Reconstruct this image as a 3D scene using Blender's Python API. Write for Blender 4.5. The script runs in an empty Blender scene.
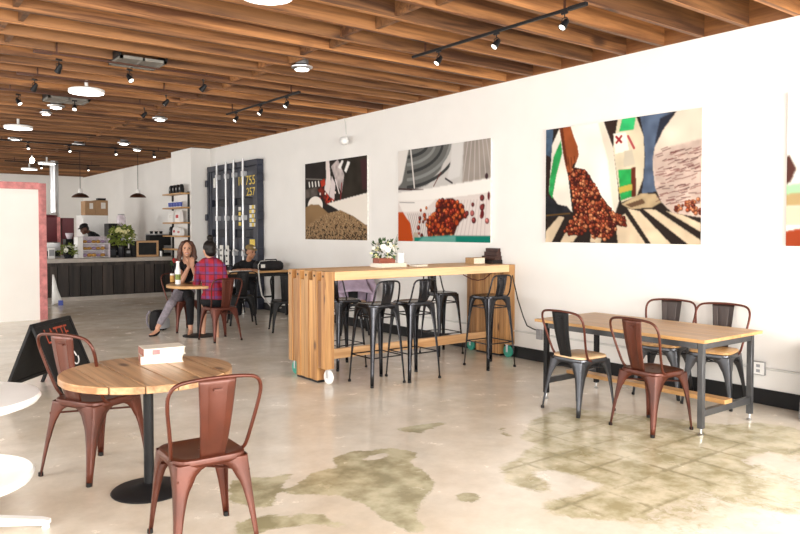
import bpy, math, random
import numpy as np
from mathutils import Vector, Matrix
random.seed(7)
SC = bpy.context.scene
COL = SC.collection
PI = math.pi
R = math.radians

# ---------------------------------------------------------------- camera
YAW, PITCH, FPX, CX, CY, EYE = 0.652116, 0.029852, 720.0, 400.0, 252.0, 1.5
cam_d = bpy.data.cameras.new('camera'); cam = bpy.data.objects.new('camera', cam_d); COL.objects.link(cam)
cam.location = (0, 0, EYE); cam.rotation_euler = (PI/2 - PITCH, 0, -YAW)
cam_d.sensor_width = 36; cam_d.lens = 36*FPX/800; cam_d.shift_y = -15/800
cam_d.clip_start = .05; cam_d.clip_end = 200
SC.camera = cam
# ---------------------------------------------------------------- world, daylight, exposure
SC.view_settings.view_transform = 'Standard'; SC.view_settings.look = 'None'
SC.view_settings.gamma = 1; SC.view_settings.use_curve_mapping = False
SC.view_settings.exposure = 0.42
w = bpy.data.worlds.new('sky'); SC.world = w; w.use_nodes = True
bg = w.node_tree.nodes['Background']; bg.inputs[0].default_value = (0.93, 0.96, 1, 1); bg.inputs[1].default_value = 1.6
def area(name, loc, rot, sx, sy, power, col=(1, .957, .895)):
    l = bpy.data.lights.new(name, 'AREA'); l.shape = 'RECTANGLE'; l.size = sx; l.size_y = sy; l.energy = power; l.color = col
    o = bpy.data.objects.new(name, l); COL.objects.link(o); o.location = loc; o.rotation_euler = rot
    return o
# daylight through the shop windows: street front behind the camera, side windows on the left
area('window_daylight', (2.9, -2.95, 1.75), (R(62), 0, 0), 6.0, 2.5, 640)
area('window_daylight', (-1.5, -2.95, 1.75), (R(62), 0, 0), 2.6, 2.5, 230)
for yy, pw in ((1.2, 130), (5.2, 140), (9.4, 85), (13.6, 65), (18.5, 150), (22.9, 130)):
    area('window_daylight', (-3.45, yy, 1.8), (R(66), 0, R(-90)), 3.0, 2.3, pw)

# ---------------------------------------------------------------- helpers
def at(px, py, d):
    """point of the place seen at that pixel, d metres in front of the camera"""
    f = Vector((math.sin(YAW)*math.cos(PITCH), math.cos(YAW)*math.cos(PITCH), -math.sin(PITCH)))
    r = Vector((math.cos(YAW), -math.sin(YAW), 0)); u = r.cross(f)
    return Vector((0, 0, EYE)) + d*(f + r*((px-CX)/FPX) + u*((CY-py)/FPX))
def onz(px, py, z=0):
    p = at(px, py, 1); e = Vector((0, 0, EYE)); return e + (p-e)*((z-EYE)/(p-e).z)
def aty(px, py, Y):
    p = at(px, py, 1); e = Vector((0, 0, EYE)); return e + (p-e)*(Y/(p-e).y)
def atx(px, py, X):
    p = at(px, py, 1); e = Vector((0, 0, EYE)); return e + (p-e)*(X/(p-e).x)
def L(c):
    c /= 255.0
    return c/12.92 if c <= .04045 else ((c+.055)/1.055)**2.4
def S(r, g, b): return (L(r), L(g), L(b), 1)

class MB:
    def __init__(s): s.v = []; s.f = []; s.m = []; s.mi = 0
    def add(s, vs, fs):
        o = len(s.v); s.v += [tuple(v) for v in vs]
        s.f += [tuple(i+o for i in f) for f in fs]; s.m += [s.mi]*len(fs); return s
    def box(s, c, d, rot=None):
        hx, hy, hz = d[0]/2, d[1]/2, d[2]/2
        vs = [Vector((x, y, z)) for z in (-hz, hz) for y in (-hy, hy) for x in (-hx, hx)]
        if rot is not None: vs = [rot @ v for v in vs]
        c = Vector(c)
        return s.add([v+c for v in vs], [(0, 2, 3, 1), (4, 5, 7, 6), (0, 1, 5, 4), (2, 6, 7, 3), (0, 4, 6, 2), (1, 3, 7, 5)])
    def b2(s, x0, x1, y0, y1, z0, z1): return s.box(((x0+x1)/2, (y0+y1)/2, (z0+z1)/2), (x1-x0, y1-y0, z1-z0))
    def tube(s, path, r, n=8, closed=False):
        P = [Vector(p) for p in path]; N = len(P)
        rs = r if isinstance(r, (list, tuple)) else [r]*N
        vs = []; up = None
        for i, p in enumerate(P):
            if closed: t = P[(i+1) % N]-P[i-1]
            else: t = P[min(i+1, N-1)]-P[max(i-1, 0)]
            t.normalize()
            if up is None: up = Vector((0, 0, 1)) if abs(t.z) < .9 else Vector((0, 1, 0))
            a = t.cross(up)
            if a.length < 1e-4: a = t.orthogonal()
            a.normalize(); up = a.cross(t)
            for k in range(n):
                q = 2*PI*k/n; vs.append(p + (a*math.cos(q)+up*math.sin(q))*rs[i])
        fs = []
        for i in range(N if closed else N-1):
            j = (i+1) % N
            for k in range(n): fs.append((i*n+k, i*n+(k+1) % n, j*n+(k+1) % n, j*n+k))
        if not closed: fs += [tuple(range(n))[::-1], tuple((N-1)*n+k for k in range(n))]
        return s.add(vs, fs)
    def lathe(s, prof, n=24, c=(0, 0, 0), rot=None):
        vs = []; c = Vector(c)
        for r, z in prof:
            for k in range(n):
                v = Vector((max(r, 1e-5)*math.cos(2*PI*k/n), max(r, 1e-5)*math.sin(2*PI*k/n), z))
                vs.append((rot @ v if rot is not None else v)+c)
        fs = []; N = len(prof)
        for i in range(N-1):
            for k in range(n): fs.append((i*n+k, i*n+(k+1) % n, (i+1)*n+(k+1) % n, (i+1)*n+k))
        fs += [tuple(range(n))[::-1], tuple((N-1)*n+k for k in range(n))]
        return s.add(vs, fs)
    def ball(s, c, r, rot=None, nu=14, nv=10):
        rx, ry, rz = r if isinstance(r, (list, tuple)) else (r, r, r); c = Vector(c); vs = []; fs = []
        for i in range(nv+1):
            t = PI*i/nv
            for k in range(nu):
                v = Vector((rx*max(math.sin(t), 1e-3)*math.cos(2*PI*k/nu), ry*max(math.sin(t), 1e-3)*math.sin(2*PI*k/nu), -rz*math.cos(t)))
                vs.append((rot @ v if rot is not None else v)+c)
        for i in range(nv):
            for k in range(nu): fs.append((i*nu+k, i*nu+(k+1) % nu, (i+1)*nu+(k+1) % nu, (i+1)*nu+k))
        fs += [tuple(range(nu))[::-1], tuple(nv*nu+k for k in range(nu))]
        return s.add(vs, fs)
    def limb(s, chain):
        for (p, r) in chain: s.ball(p, r, nu=12, nv=8)
        for (p, r), (q, r2) in zip(chain[:-1], chain[1:]): s.tube([p, q], [r, r2], 12)
        return s
    def prism(s, poly, z0, z1, M=None):
        n = len(poly)
        vs = [Vector((x, y, z0)) for x, y in poly]+[Vector((x, y, z1)) for x, y in poly]
        if M is not None: vs = [M @ v for v in vs]
        fs = [tuple(range(n))[::-1], tuple(range(n, 2*n))]+[(i, (i+1) % n, n+(i+1) % n, n+i) for i in range(n)]
        return s.add(vs, fs)
    def rows(s, rows, closed=False):
        n = len(rows[0]); vs = [p for r in rows for p in r]; fs = []
        for i in range(len(rows)-1):
            for k in range(n if closed else n-1): fs.append((i*n+k, i*n+(k+1) % n, (i+1)*n+(k+1) % n, (i+1)*n+k))
        return s.add(vs, fs)
    def build(s, name, mats, parent=None, bevel=0, smooth=40, solid=0, seg=2):
        me = bpy.data.meshes.new(name); me.from_pydata([tuple(v) for v in s.v], [], s.f); me.validate()
        if not isinstance(mats, (list, tuple)): mats = [mats]
        for m in mats: me.materials.append(m)
        if len(me.polygons) == len(s.m): me.polygons.foreach_set('material_index', s.m)
        if smooth:
            me.shade_smooth(); me.set_sharp_from_angle(angle=R(smooth))
        me.update()
        o = bpy.data.objects.new(name, me); COL.objects.link(o)
        if parent is not None: o.parent = parent
        if solid:
            md = o.modifiers.new('solid', 'SOLIDIFY'); md.thickness = solid; md.offset = 0
        if bevel:
            md = o.modifiers.new('bevel', 'BEVEL'); md.width = bevel; md.segments = seg; md.limit_method = 'ANGLE'; md.angle_limit = R(40)
        return o
def tag(o, label=None, cat=None, group=None, kind=None):
    if label: o['label'] = label
    if cat: o['category'] = cat
    if group: o['group'] = group
    if kind: o['kind'] = kind
    return o
def thing(name, label, cat, loc=(0, 0, 0), rz=0, group=None, s=1):
    o = bpy.data.objects.new(name, None); COL.objects.link(o)
    o.empty_display_size = .1; o.location = loc; o.rotation_euler = (0, 0, rz); o.scale = (s, s, s)
    return tag(o, label, cat, group)
def dup(root, loc, rz, label, group=None, s=None):
    r = root.copy(); COL.objects.link(r); r.location = loc; r.rotation_euler = (0, 0, rz)
    if s: r.scale = (s, s, s)
    r['label'] = label
    if group: r['group'] = group
    for ch in list(root.children):
        c = ch.copy(); COL.objects.link(c); c.parent = r
        for g in list(ch.children):
            d = g.copy(); COL.objects.link(d); d.parent = c
    return r
def struct(o): o['kind'] = 'structure'; return o

# ---------------------------------------------------------------- materials
def nodes(name):
    m = bpy.data.materials.new(name); m.use_nodes = True; nt = m.node_tree
    return m, nt, nt.nodes['Principled BSDF']
def N(nt, t, **kw):
    n = nt.nodes.new(t)
    for k, v in kw.items():
        if k.startswith('i_'):
            key = k[2:]; key = int(key) if key.isdigit() else key.replace('_', ' ')
            n.inputs[key].default_value = v
        else: setattr(n, k, v)
    return n
def ramp(nt, a, b, p0=.3, p1=.7):
    r = nt.nodes.new('ShaderNodeValToRGB'); r.color_ramp.elements[0].color = a; r.color_ramp.elements[1].color = b
    r.color_ramp.elements[0].position = p0; r.color_ramp.elements[1].position = p1; return r
def plain(name, c, rough=.5, metal=0, var=.08, scale=6, emit=None, es=0, coat=0, bump=0):
    m, nt, p = nodes(name)
    tc = N(nt, 'ShaderNodeTexCoord'); no = N(nt, 'ShaderNodeTexNoise', i_Scale=scale, i_Detail=4.0)
    nt.links.new(tc.outputs['Object'], no.inputs['Vector'])
    r = ramp(nt, tuple(max(0, x*(1-var)) for x in c[:3])+(1,), tuple(min(1, x*(1+var)) for x in c[:3])+(1,))
    nt.links.new(no.outputs['Fac'], r.inputs[0]); nt.links.new(r.outputs[0], p.inputs['Base Color'])
    p.inputs['Roughness'].default_value = rough; p.inputs['Metallic'].default_value = metal
    if max(c[:3]) < .03 and not metal: p.inputs['Specular IOR Level'].default_value = .25
    if coat: p.inputs['Coat Weight'].default_value = coat; p.inputs['Coat Roughness'].default_value = .15
    if emit: p.inputs['Emission Color'].default_value = emit; p.inputs['Emission Strength'].default_value = es
    if bump:
        b = N(nt, 'ShaderNodeBump', i_Strength=bump, i_Distance=.01); nt.links.new(no.outputs['Fac'], b.inputs['Height']); nt.links.new(b.outputs[0], p.inputs['Normal'])
    return m
def wood(name, c1, c2, axis=0, grain=30, rough=.45, knots=0, vary=.25):
    """grain runs along the given object axis; every object gets its own offset and tone"""
    m, nt, p = nodes(name); ln = nt.links.new
    tc = N(nt, 'ShaderNodeTexCoord'); oi = N(nt, 'ShaderNodeObjectInfo')
    mp = N(nt, 'ShaderNodeMapping'); sc = [grain]*3; sc[axis] = grain*.045
    mp.inputs['Scale'].default_value = sc
    ge = N(nt, 'ShaderNodeNewGeometry'); rs = N(nt, 'ShaderNodeMath', operation='ADD'); ln(oi.outputs['Random'], rs.inputs[0]); ln(ge.outputs['Random Per Island'], rs.inputs[1])
    rn = N(nt, 'ShaderNodeMath', operation='FRACT'); ln(rs.outputs[0], rn.inputs[0])
    mu = N(nt, 'ShaderNodeMath', operation='MULTIPLY', i_1=37.0); ln(rn.outputs[0], mu.inputs[0])
    ad = N(nt, 'ShaderNodeVectorMath', operation='ADD'); ln(tc.outputs['Object'], ad.inputs[0]); ln(mu.outputs[0], ad.inputs[1])
    ln(ad.outputs[0], mp.inputs['Vector'])
    n1 = N(nt, 'ShaderNodeTexNoise', i_Scale=1.0, i_Detail=5.0, i_Roughness=.6, i_Distortion=.6); ln(mp.outputs[0], n1.inputs['Vector'])
    n2 = N(nt, 'ShaderNodeTexNoise', i_Scale=.16, i_Detail=2.0); ln(mp.outputs[0], n2.inputs['Vector'])
    mx = N(nt, 'ShaderNodeMath', operation='MULTIPLY_ADD', i_1=.55, i_2=0.0); ln(n1.outputs['Fac'], mx.inputs[0])
    m2 = N(nt, 'ShaderNodeMath', operation='MULTIPLY_ADD', i_1=.45); ln(n2.outputs['Fac'], m2.inputs[0]); ln(mx.outputs[0], m2.inputs[2])
    r = ramp(nt, c1, c2, .40, .60); ln(m2.outputs[0], r.inputs[0])
    hs = N(nt, 'ShaderNodeHueSaturation'); ln(r.outputs[0], hs.inputs['Color'])
    vv = N(nt, 'ShaderNodeMath', operation='MULTIPLY_ADD', i_1=vary, i_2=1-vary/2); ln(rn.outputs[0], vv.inputs[0]); ln(vv.outputs[0], hs.inputs['Value'])
    out = hs.outputs[0]
    if knots:
        mk = N(nt, 'ShaderNodeMapping'); k = [knots]*3; k[axis] = knots*.45; mk.inputs['Scale'].default_value = k; ln(ad.outputs[0], mk.inputs['Vector'])
        vo = N(nt, 'ShaderNodeTexVoronoi', i_Scale=1.0); ln(mk.outputs[0], vo.inputs['Vector'])
        rk = ramp(nt, (.09, .03, .012, 1), (1, 1, 1, 1), .07, .16); ln(vo.outputs['Distance'], rk.inputs[0])
        mm = N(nt, 'ShaderNodeMix', data_type='RGBA', blend_type='MULTIPLY'); mm.inputs[0].default_value = .8
        ln(out, mm.inputs[6]); ln(rk.outputs[0], mm.inputs[7]); out = mm.outputs[2]
    ln(out, p.inputs['Base Color']); p.inputs['Roughness'].default_value = rough
    b = N(nt, 'ShaderNodeBump', i_Strength=.15, i_Distance=.004); ln(n1.outputs['Fac'], b.inputs['Height']); ln(b.outputs[0], p.inputs['Normal'])
    return m
M = {}
M['wall'] = plain('wall_paint', (.83, .815, .79, 1), .7, var=.015, scale=3)
M['rim'] = wood('rim_board', (.16, .06, .02, 1), (.34, .15, .05, 1), 1, 14)
M['joist'] = wood('joist_timber', (.080, .028, .009, 1), (.36, .162, .057, 1), 0, 17, .6, knots=2.4, vary=1.05)
M['deck'] = wood('deck_boards', (.03, .011, .005, 1), (.09, .035, .013, 1), 1, 12, .7)
M['fir'] = wood('fir_board', (.25, .105, .03, 1), (.62, .345, .135, 1), 2, 24, .45, knots=5.5, vary=.5)
M['firx'] = wood('fir_board_long', (.50, .26, .105, 1), (.80, .53, .29, 1), 0, 22, .4, knots=4.0, vary=.25)  # paler than the leg boards; bright light on the front put into colour
M['maple'] = wood('oiled_maple', (.42, .215, .075, 1), (.60, .35, .14, 1), 1, 22, .35, vary=.1)
M['maplex'] = wood('oiled_maple_cross', (.42, .215, .075, 1), (.60, .35, .14, 1), 0, 22, .35, vary=.1)
M['seatwood'] = wood('pale_plywood', (.60, .39, .21, 1), (.75, .53, .32, 1), 0, 24, .4, vary=.1)
M['plank'] = wood('tabletop_plank', (.27, .135, .055, 1), (.62, .385, .205, 1), 0, 20, .35, knots=4.5, vary=.3)
M['copper'] = plain('copper_paint', (.088, .020, .009, 1), .36, .3, .28, 5, coat=.1)
M['brown'] = plain('brown_paint', (.11, .028, .017, 1), .38, .45, .15, 5)
M['gun'] = plain('gunmetal', (.075, .078, .087, 1), .28, .8, .2, 5)
M['black'] = plain('black_paint', (.009, .009, .010, 1), .48, 0, .2, 8)
M['stool'] = plain('stool_black_metal', (.042, .043, .049, 1), .22, .85, .2, 6)
M['steel'] = plain('brushed_steel', (.55, .55, .56, 1), .3, 1, .05, 10)
M['tframe'] = plain('table_frame_steel', (.085, .086, .09, 1), .35, .6, .15, 8)
M['zinc'] = plain('zinc_grey', (.34, .34, .35, 1), .45, .7, .08, 10)
M['white'] = plain('white_enamel', (.86, .86, .85, 1), .3, 0, .02)
M['greyplastic'] = plain('grey_plastic', (.33, .34, .36, 1), .55, 0, .05)
M['rubber'] = plain('rubber', (.015, .015, .015, 1), .7)
M['green'] = plain('green_caster', (.03, .33, .24, 1), .4)
M['baseb'] = plain('black_baseboard', (.012, .012, .013, 1), .5)
M['umber'] = plain('umber_metal', (.030, .018, .015, 1), .4, .3, .15, 6)
M['pink'] = plain('weathered_pink_paint', (.54, .20, .195, 1), .65, 0, .35, 9)
M['panelw'] = plain('cream_panel', (.89, .865, .82, 1), .6, 0, .02, 2)
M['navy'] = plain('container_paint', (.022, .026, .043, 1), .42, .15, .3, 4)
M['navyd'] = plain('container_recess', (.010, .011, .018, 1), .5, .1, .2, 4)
M['galv'] = plain('galvanised_rod', (.66, .67, .69, 1), .38, .6, .08, 6)
M['yellow'] = plain('yellow_sticker', (.75, .55, .08, 1), .5, 0, .2, 30)
M['sticker'] = plain('white_sticker', (.75, .74, .70, 1), .5, 0, .15, 30)
M['orange'] = plain('orange_letter', (.38, .06, .025, 1), .6)
M['concrete'] = plain('concrete_top', (.46, .42, .38, 1), .4, 0, .12, 5)
M['barwood'] = wood('charred_boards', (.012, .009, .008, 1), (.055, .042, .036, 1), 2, 16, .6, vary=.7)
M['burg'] = plain('burgundy_enamel', (.10, .010, .017, 1), .35, .2, .1)
M['card'] = plain('cardboard', (.36, .215, .11, 1), .7, 0, .1)
M['tape'] = plain('paper_label', (.75, .71, .66, 1), .6)
M['acryl'] = plain('acrylic_case', (.70, .62, .68, 1), .15, 0, .2, 14)
M['lilac'] = plain('lilac_card', (.38, .27, .42, 1), .5, 0, .3, 20)
M['pastry'] = plain('baked_pastry', (.55, .30, .07, 1), .6, 0, .3, 30)
M['leaf'] = plain('leaf_green', (.17, .22, .035, 1), .5, 0, .45, 25)
M['leafd'] = plain('leaf_dark', (.045, .09, .03, 1), .5, 0, .4, 25)
M['bloomy'] = plain('yellow_green_bloom', (.72, .69, .36, 1), .55, 0, .3, 30)
M['bloomw'] = plain('white_bloom', (.82, .80, .74, 1), .55, 0, .1, 30)
M['glassd'] = plain('dark_ceramic', (.02, .02, .025, 1), .25, 0, .1)
M['slate'] = plain('chalkboard', (.012, .012, .012, 1), .6, 0, .3, 10)
M['blue'] = plain('blue_print', (.06, .09, .38, 1), .5)
M['red'] = plain('red_print', (.48, .03, .035, 1), .5)
M['skin'] = plain('skin', (.60, .32, .21, 1), .5, 0, .05)
M['skint'] = plain('skin_tan', (.42, .20, .115, 1), .5, 0, .05)
M['skind'] = plain('skin_deep', (.10, .042, .025, 1), .5, 0, .05)
M['hairb'] = plain('brown_hair', (.075, .026, .013, 1), .5, 0, .5, 40)
M['hairk'] = plain('dark_hair', (.010, .007, .006, 1), .45, 0, .4, 40)
M['cblack'] = plain('black_cloth', (.009, .009, .011, 1), .8, 0, .3, 20)
M['denim'] = plain('grey_denim', (.26, .235, .27, 1), .8, 0, .25, 25)
M['lav'] = plain('lavender_cloth', (.42, .33, .44, 1), .8, 0, .2, 10)
M['capc'] = plain('olive_cap_cloth', (.22, .15, .05, 1), .8, 0, .35, 25)
M['lip'] = plain('lips', (.40, .07, .06, 1), .45)
M['teeth'] = plain('teeth', (.85, .82, .78, 1), .3)
M['eye'] = plain('eye_dark', (.02, .012, .01, 1), .25)
M['bookd'] = plain('dark_leather_cover', (.045, .015, .010, 1), .5, 0, .3, 20)
M['bookr'] = plain('red_cover', (.33, .035, .02, 1), .5, 0, .2, 20)
M['bookk'] = plain('black_cover', (.012, .010, .010, 1), .5)
M['bookt'] = plain('tan_cover', (.42, .25, .11, 1), .6, 0, .15, 20)
M['bookb'] = plain('brick_brown_cover', (.25, .065, .035, 1), .5, 0, .15, 20)
M['bookw'] = plain('cream_cover', (.80, .74, .64, 1), .5, 0, .06, 12)
M['page'] = plain('page_edges', (.78, .70, .56, 1), .7, 0, .1, 80)
M['lamp'] = plain('lit_diffuser', (.9, .9, .88, 1), .4, emit=(1, .97, .92, 1), es=9)
M['bulb'] = plain('lit_bulb', (.9, .9, .8, 1), .4, emit=(1, .84, .58, 1), es=30)
M['spotface'] = plain('lit_spot_face', (.9, .9, .85, 1), .3, emit=(1, .93, .82, 1), es=2.5)
M['duct'] = plain('duct_metal', (.55, .56, .58, 1), .3, .9, .1, 5)
M['pendant'] = plain('brown_enamel_shade', (.085, .035, .022, 1), .4, .5, .1)
M['cable'] = plain('white_cable', (.66, .66, .64, 1), .5)
M['cord'] = plain('dark_red_cord', (.075, .012, .010, 1), .6)
M['bag'] = plain('bag_nylon', (.012, .011, .013, 1), .65, 0, .4, 10)
M['vent'] = plain('vent_grey', (.20, .19, .17, 1), .6, .2, .15, 8)

def check_cloth():
    m, nt, p = nodes('plaid_cloth'); ln = nt.links.new
    tc = N(nt, 'ShaderNodeTexCoord'); mp = N(nt, 'ShaderNodeMapping'); mp.inputs['Scale'].default_value = (9, 9, 9); mp.inputs['Rotation'].default_value = (0, 0, .3)
    ln(tc.outputs['Object'], mp.inputs[0]); sx = N(nt, 'ShaderNodeSeparateXYZ'); ln(mp.outputs[0], sx.inputs[0])
    def band(o, w):
        fr = N(nt, 'ShaderNodeMath', operation='FRACT'); ln(o, fr.inputs[0])
        g = N(nt, 'ShaderNodeMath', operation='LESS_THAN', i_1=w); ln(fr.outputs[0], g.inputs[0]); return g.outputs[0]
    a = band(sx.outputs[0], .42); b = band(sx.outputs[2], .42); c = band(sx.outputs[0], .1); d = band(sx.outputs[2], .1)
    s1 = N(nt, 'ShaderNodeMath', operation='ADD'); ln(a, s1.inputs[0]); ln(b, s1.inputs[1])
    h = N(nt, 'ShaderNodeMath', operation='MULTIPLY', i_1=.5); ln(s1.outputs[0], h.inputs[0])
    r = ramp(nt, S(158, 26, 44), S(92, 62, 116), .0, 1); ln(h.outputs[0], r.inputs[0])
    mxm = N(nt, 'ShaderNodeMath', operation='MAXIMUM'); ln(c, mxm.inputs[0]); ln(d, mxm.inputs[1])
    mx = N(nt, 'ShaderNodeMix', data_type='RGBA'); ln(mxm.outputs[0], mx.inputs[0]); ln(r.outputs[0], mx.inputs[6]); mx.inputs[7].default_value = S(104, 20, 40)
    ln(mx.outputs[2], p.inputs['Base Color']); p.inputs['Roughness'].default_value = .85
    return m
M['plaid'] = check_cloth()
def floor_mat():
    m, nt, p = nodes('polished_concrete'); ln = nt.links.new
    tc = N(nt, 'ShaderNodeTexCoord')
    n1 = N(nt, 'ShaderNodeTexNoise', i_Scale=.55, i_Detail=8.0, i_Roughness=.62); ln(tc.outputs['Object'], n1.inputs['Vector'])
    n2 = N(nt, 'ShaderNodeTexNoise', i_Scale=3.5, i_Detail=8.0, i_Roughness=.7); ln(tc.outputs['Object'], n2.inputs['Vector'])
    r = ramp(nt, S(222, 207, 186), S(245, 238, 226), .33, .62); ln(n1.outputs['Fac'], r.inputs[0])
    r2 = ramp(nt, (.86, .85, .83, 1), (1, 1, 1, 1), .35, .6); ln(n2.outputs['Fac'], r2.inputs[0])
    mm = N(nt, 'ShaderNodeMix', data_type='RGBA', blend_type='MULTIPLY'); mm.inputs[0].default_value = 1; ln(r.outputs[0], mm.inputs[6]); ln(r2.outputs[0], mm.inputs[7])
    at_ = N(nt, 'ShaderNodeAttribute', attribute_name='stain'); sp = N(nt, 'ShaderNodeSeparateColor'); ln(at_.outputs['Color'], sp.inputs[0])
    n3 = N(nt, 'ShaderNodeTexNoise', i_Scale=13.0, i_Detail=7.0, i_Roughness=.72, i_Distortion=.8); ln(tc.outputs['Object'], n3.inputs['Vector'])
    am = N(nt, 'ShaderNodeMath', operation='MULTIPLY_ADD', i_1=1.3, i_2=-.65); ln(n3.outputs['Fac'], am.inputs[0])
    def edge(ch, lo, hi):
        a = N(nt, 'ShaderNodeMath', operation='ADD'); ln(sp.outputs[ch], a.inputs[0]); ln(am.outputs[0], a.inputs[1])
        q = ramp(nt, (0, 0, 0, 1), (1, 1, 1, 1), lo, hi); ln(a.outputs[0], q.inputs[0]); return q.outputs[0]
    e = edge(0, .40, .60)
    n4 = N(nt, 'ShaderNodeTexNoise', i_Scale=5.0, i_Detail=6.0, i_Roughness=.6); ln(tc.outputs['Object'], n4.inputs['Vector'])
    rs = ramp(nt, S(156, 148, 114), S(208, 200, 168), .38, .62); ln(n4.outputs['Fac'], rs.inputs[0])
    mx = N(nt, 'ShaderNodeMix', data_type='RGBA'); ln(e, mx.inputs[0]); ln(mm.outputs[2], mx.inputs[6]); ln(rs.outputs[0], mx.inputs[7])
    # pale worn patches inside the tile patch (G) and tile joints (B)
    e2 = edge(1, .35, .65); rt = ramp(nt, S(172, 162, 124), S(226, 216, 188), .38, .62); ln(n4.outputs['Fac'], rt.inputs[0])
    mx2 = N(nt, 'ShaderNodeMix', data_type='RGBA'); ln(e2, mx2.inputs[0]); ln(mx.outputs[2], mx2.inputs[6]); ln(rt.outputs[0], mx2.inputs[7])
    e3 = edge(2, .35, .75); k3 = N(nt, 'ShaderNodeMath', operation='MULTIPLY', i_1=.6); ln(e3, k3.inputs[0])
    mx3 = N(nt, 'ShaderNodeMix', data_type='RGBA'); ln(k3.outputs[0], mx3.inputs[0]); ln(mx2.outputs[2], mx3.inputs[6]); mx3.inputs[7].default_value = S(136, 128, 94)
    ln(mx3.outputs[2], p.inputs['Base Color'])
    rr = N(nt, 'ShaderNodeMapRange', i_3=.16, i_4=.34); ln(n2.outputs['Fac'], rr.inputs[0]); ln(rr.outputs[0], p.inputs['Roughness'])
    p.inputs['Coat Weight'].default_value = .25; p.inputs['Coat Roughness'].default_value = .12
    return m
M['floor'] = floor_mat()
def print_mat():
    m, nt, p = nodes('printed_canvas')
    a = N(nt, 'ShaderNodeAttribute', attribute_name='print'); nt.links.new(a.outputs['Color'], p.inputs['Base Color']); p.inputs['Roughness'].default_value = .75; p.inputs['Specular IOR Level'].default_value = .2
    return m
M['print'] = print_mat()

# ---------------------------------------------------------------- 2-D painter for printed pictures and worn floor areas
class Paint:
    def __init__(s, w, h, bgc):
        s.w, s.h = w, h; s.a = np.zeros((h, w, 3)); s.a[:] = bgc[:3]
        s.U, s.V = np.meshgrid((np.arange(w)+.5)/w, (np.arange(h)+.5)/h)
        s.rng = np.random.default_rng(3)
    def noise(s, cell, seed=0):
        g = np.random.default_rng(seed).random((int(s.h/cell)+3, int(s.w/cell)+3))
        y = s.V*s.h/cell; x = s.U*s.w/cell; iy = y.astype(int); ix = x.astype(int); fy = y-iy; fx = x-ix
        return (g[iy, ix]*(1-fx)+g[iy, ix+1]*fx)*(1-fy)+(g[iy+1, ix]*(1-fx)+g[iy+1, ix+1]*fx)*fy
    def pm(s, pts, soft=0):
        m = np.zeros((s.h, s.w), bool); n = len(pts)
        for i in range(n):
            (x0, y0), (x1, y1) = pts[i], pts[(i+1) % n]
            c = ((y0 > s.V) != (y1 > s.V)) & (s.U < (x1-x0)*(s.V-y0)/((y1-y0) or 1e-9)+x0)
            m ^= c
        m = m.astype(float)
        for _ in range(soft):
            q = np.pad(m, 1, mode='edge'); m = (q[1:-1, 1:-1]*2+q[:-2, 1:-1]+q[2:, 1:-1]+q[1:-1, :-2]+q[1:-1, 2:])/6
        return m
    def mix(s, m, c, k=1):
        m = (m*k)[..., None]; s.a = s.a*(1-m)+np.array(c[:3])*m
    def poly(s, pts, c, soft=1, k=1, var=0, cell=6, seed=1):
        m = s.pm(pts, soft)
        if var:
            n = (s.noise(cell, seed)-.5)*2*var; col = np.clip(np.array(c[:3])*(1+n[..., None]), 0, 1); mm = (m*k)[..., None]; s.a = s.a*(1-mm)+col*mm
        else: s.mix(m, c, k)
        return m
    def line(s, x0, y0, x1, y1, wd, c, k=1):
        asp = s.w/s.h; dx, dy = (x1-x0)*asp, y1-y0; l = math.hypot(dx, dy) or 1e-6
        px, py = (s.U-x0)*asp, s.V-y0; t = np.clip((px*dx+py*dy)/(l*l), 0, 1)
        d = np.hypot(px-t*dx, py-t*dy); s.mix(np.clip((wd/2-d)*s.h+.5, 0, 1), c, k)
    def ell(s, x, y, rx, ry, c, k=1):
        d = np.hypot((s.U-x)/rx, (s.V-y)/ry); s.mix(np.clip((1-d)*min(rx*s.w, ry*s.h)+.5, 0, 1), c, k)
    def beans(s, pts, n, r, cols, seed=5):
        rg = np.random.default_rng(seed); m = s.pm(pts); ys, xs = np.nonzero(m > .5)
        for _ in range(n):
            i = rg.integers(len(ys)); u, v = (xs[i]+.5)/s.w, (ys[i]+.5)/s.h; c = cols[rg.integers(len(cols))]; q = r*(.7+.6*rg.random())
            s.ell(u, v, q*s.h/s.w, q, tuple(x*.35 for x in c[:3])); s.ell(u-q*.12, v-q*.15, q*s.h/s.w*.78, q*.75, c)
            if rg.random() < .5: s.ell(u-q*.25*s.h/s.w, v-q*.3, q*.22*s.h/s.w, q*.22, tuple(min(1, x*2.2+.08) for x in c[:3]))
def color_attr(me, name, arr):
    ca = me.color_attributes.new(name, 'FLOAT_COLOR', 'POINT')
    buf = np.ones((len(me.vertices), 4), np.float32); buf[:, :3] = arr.reshape(-1, 3); ca.data.foreach_set('color', buf.ravel())
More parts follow.
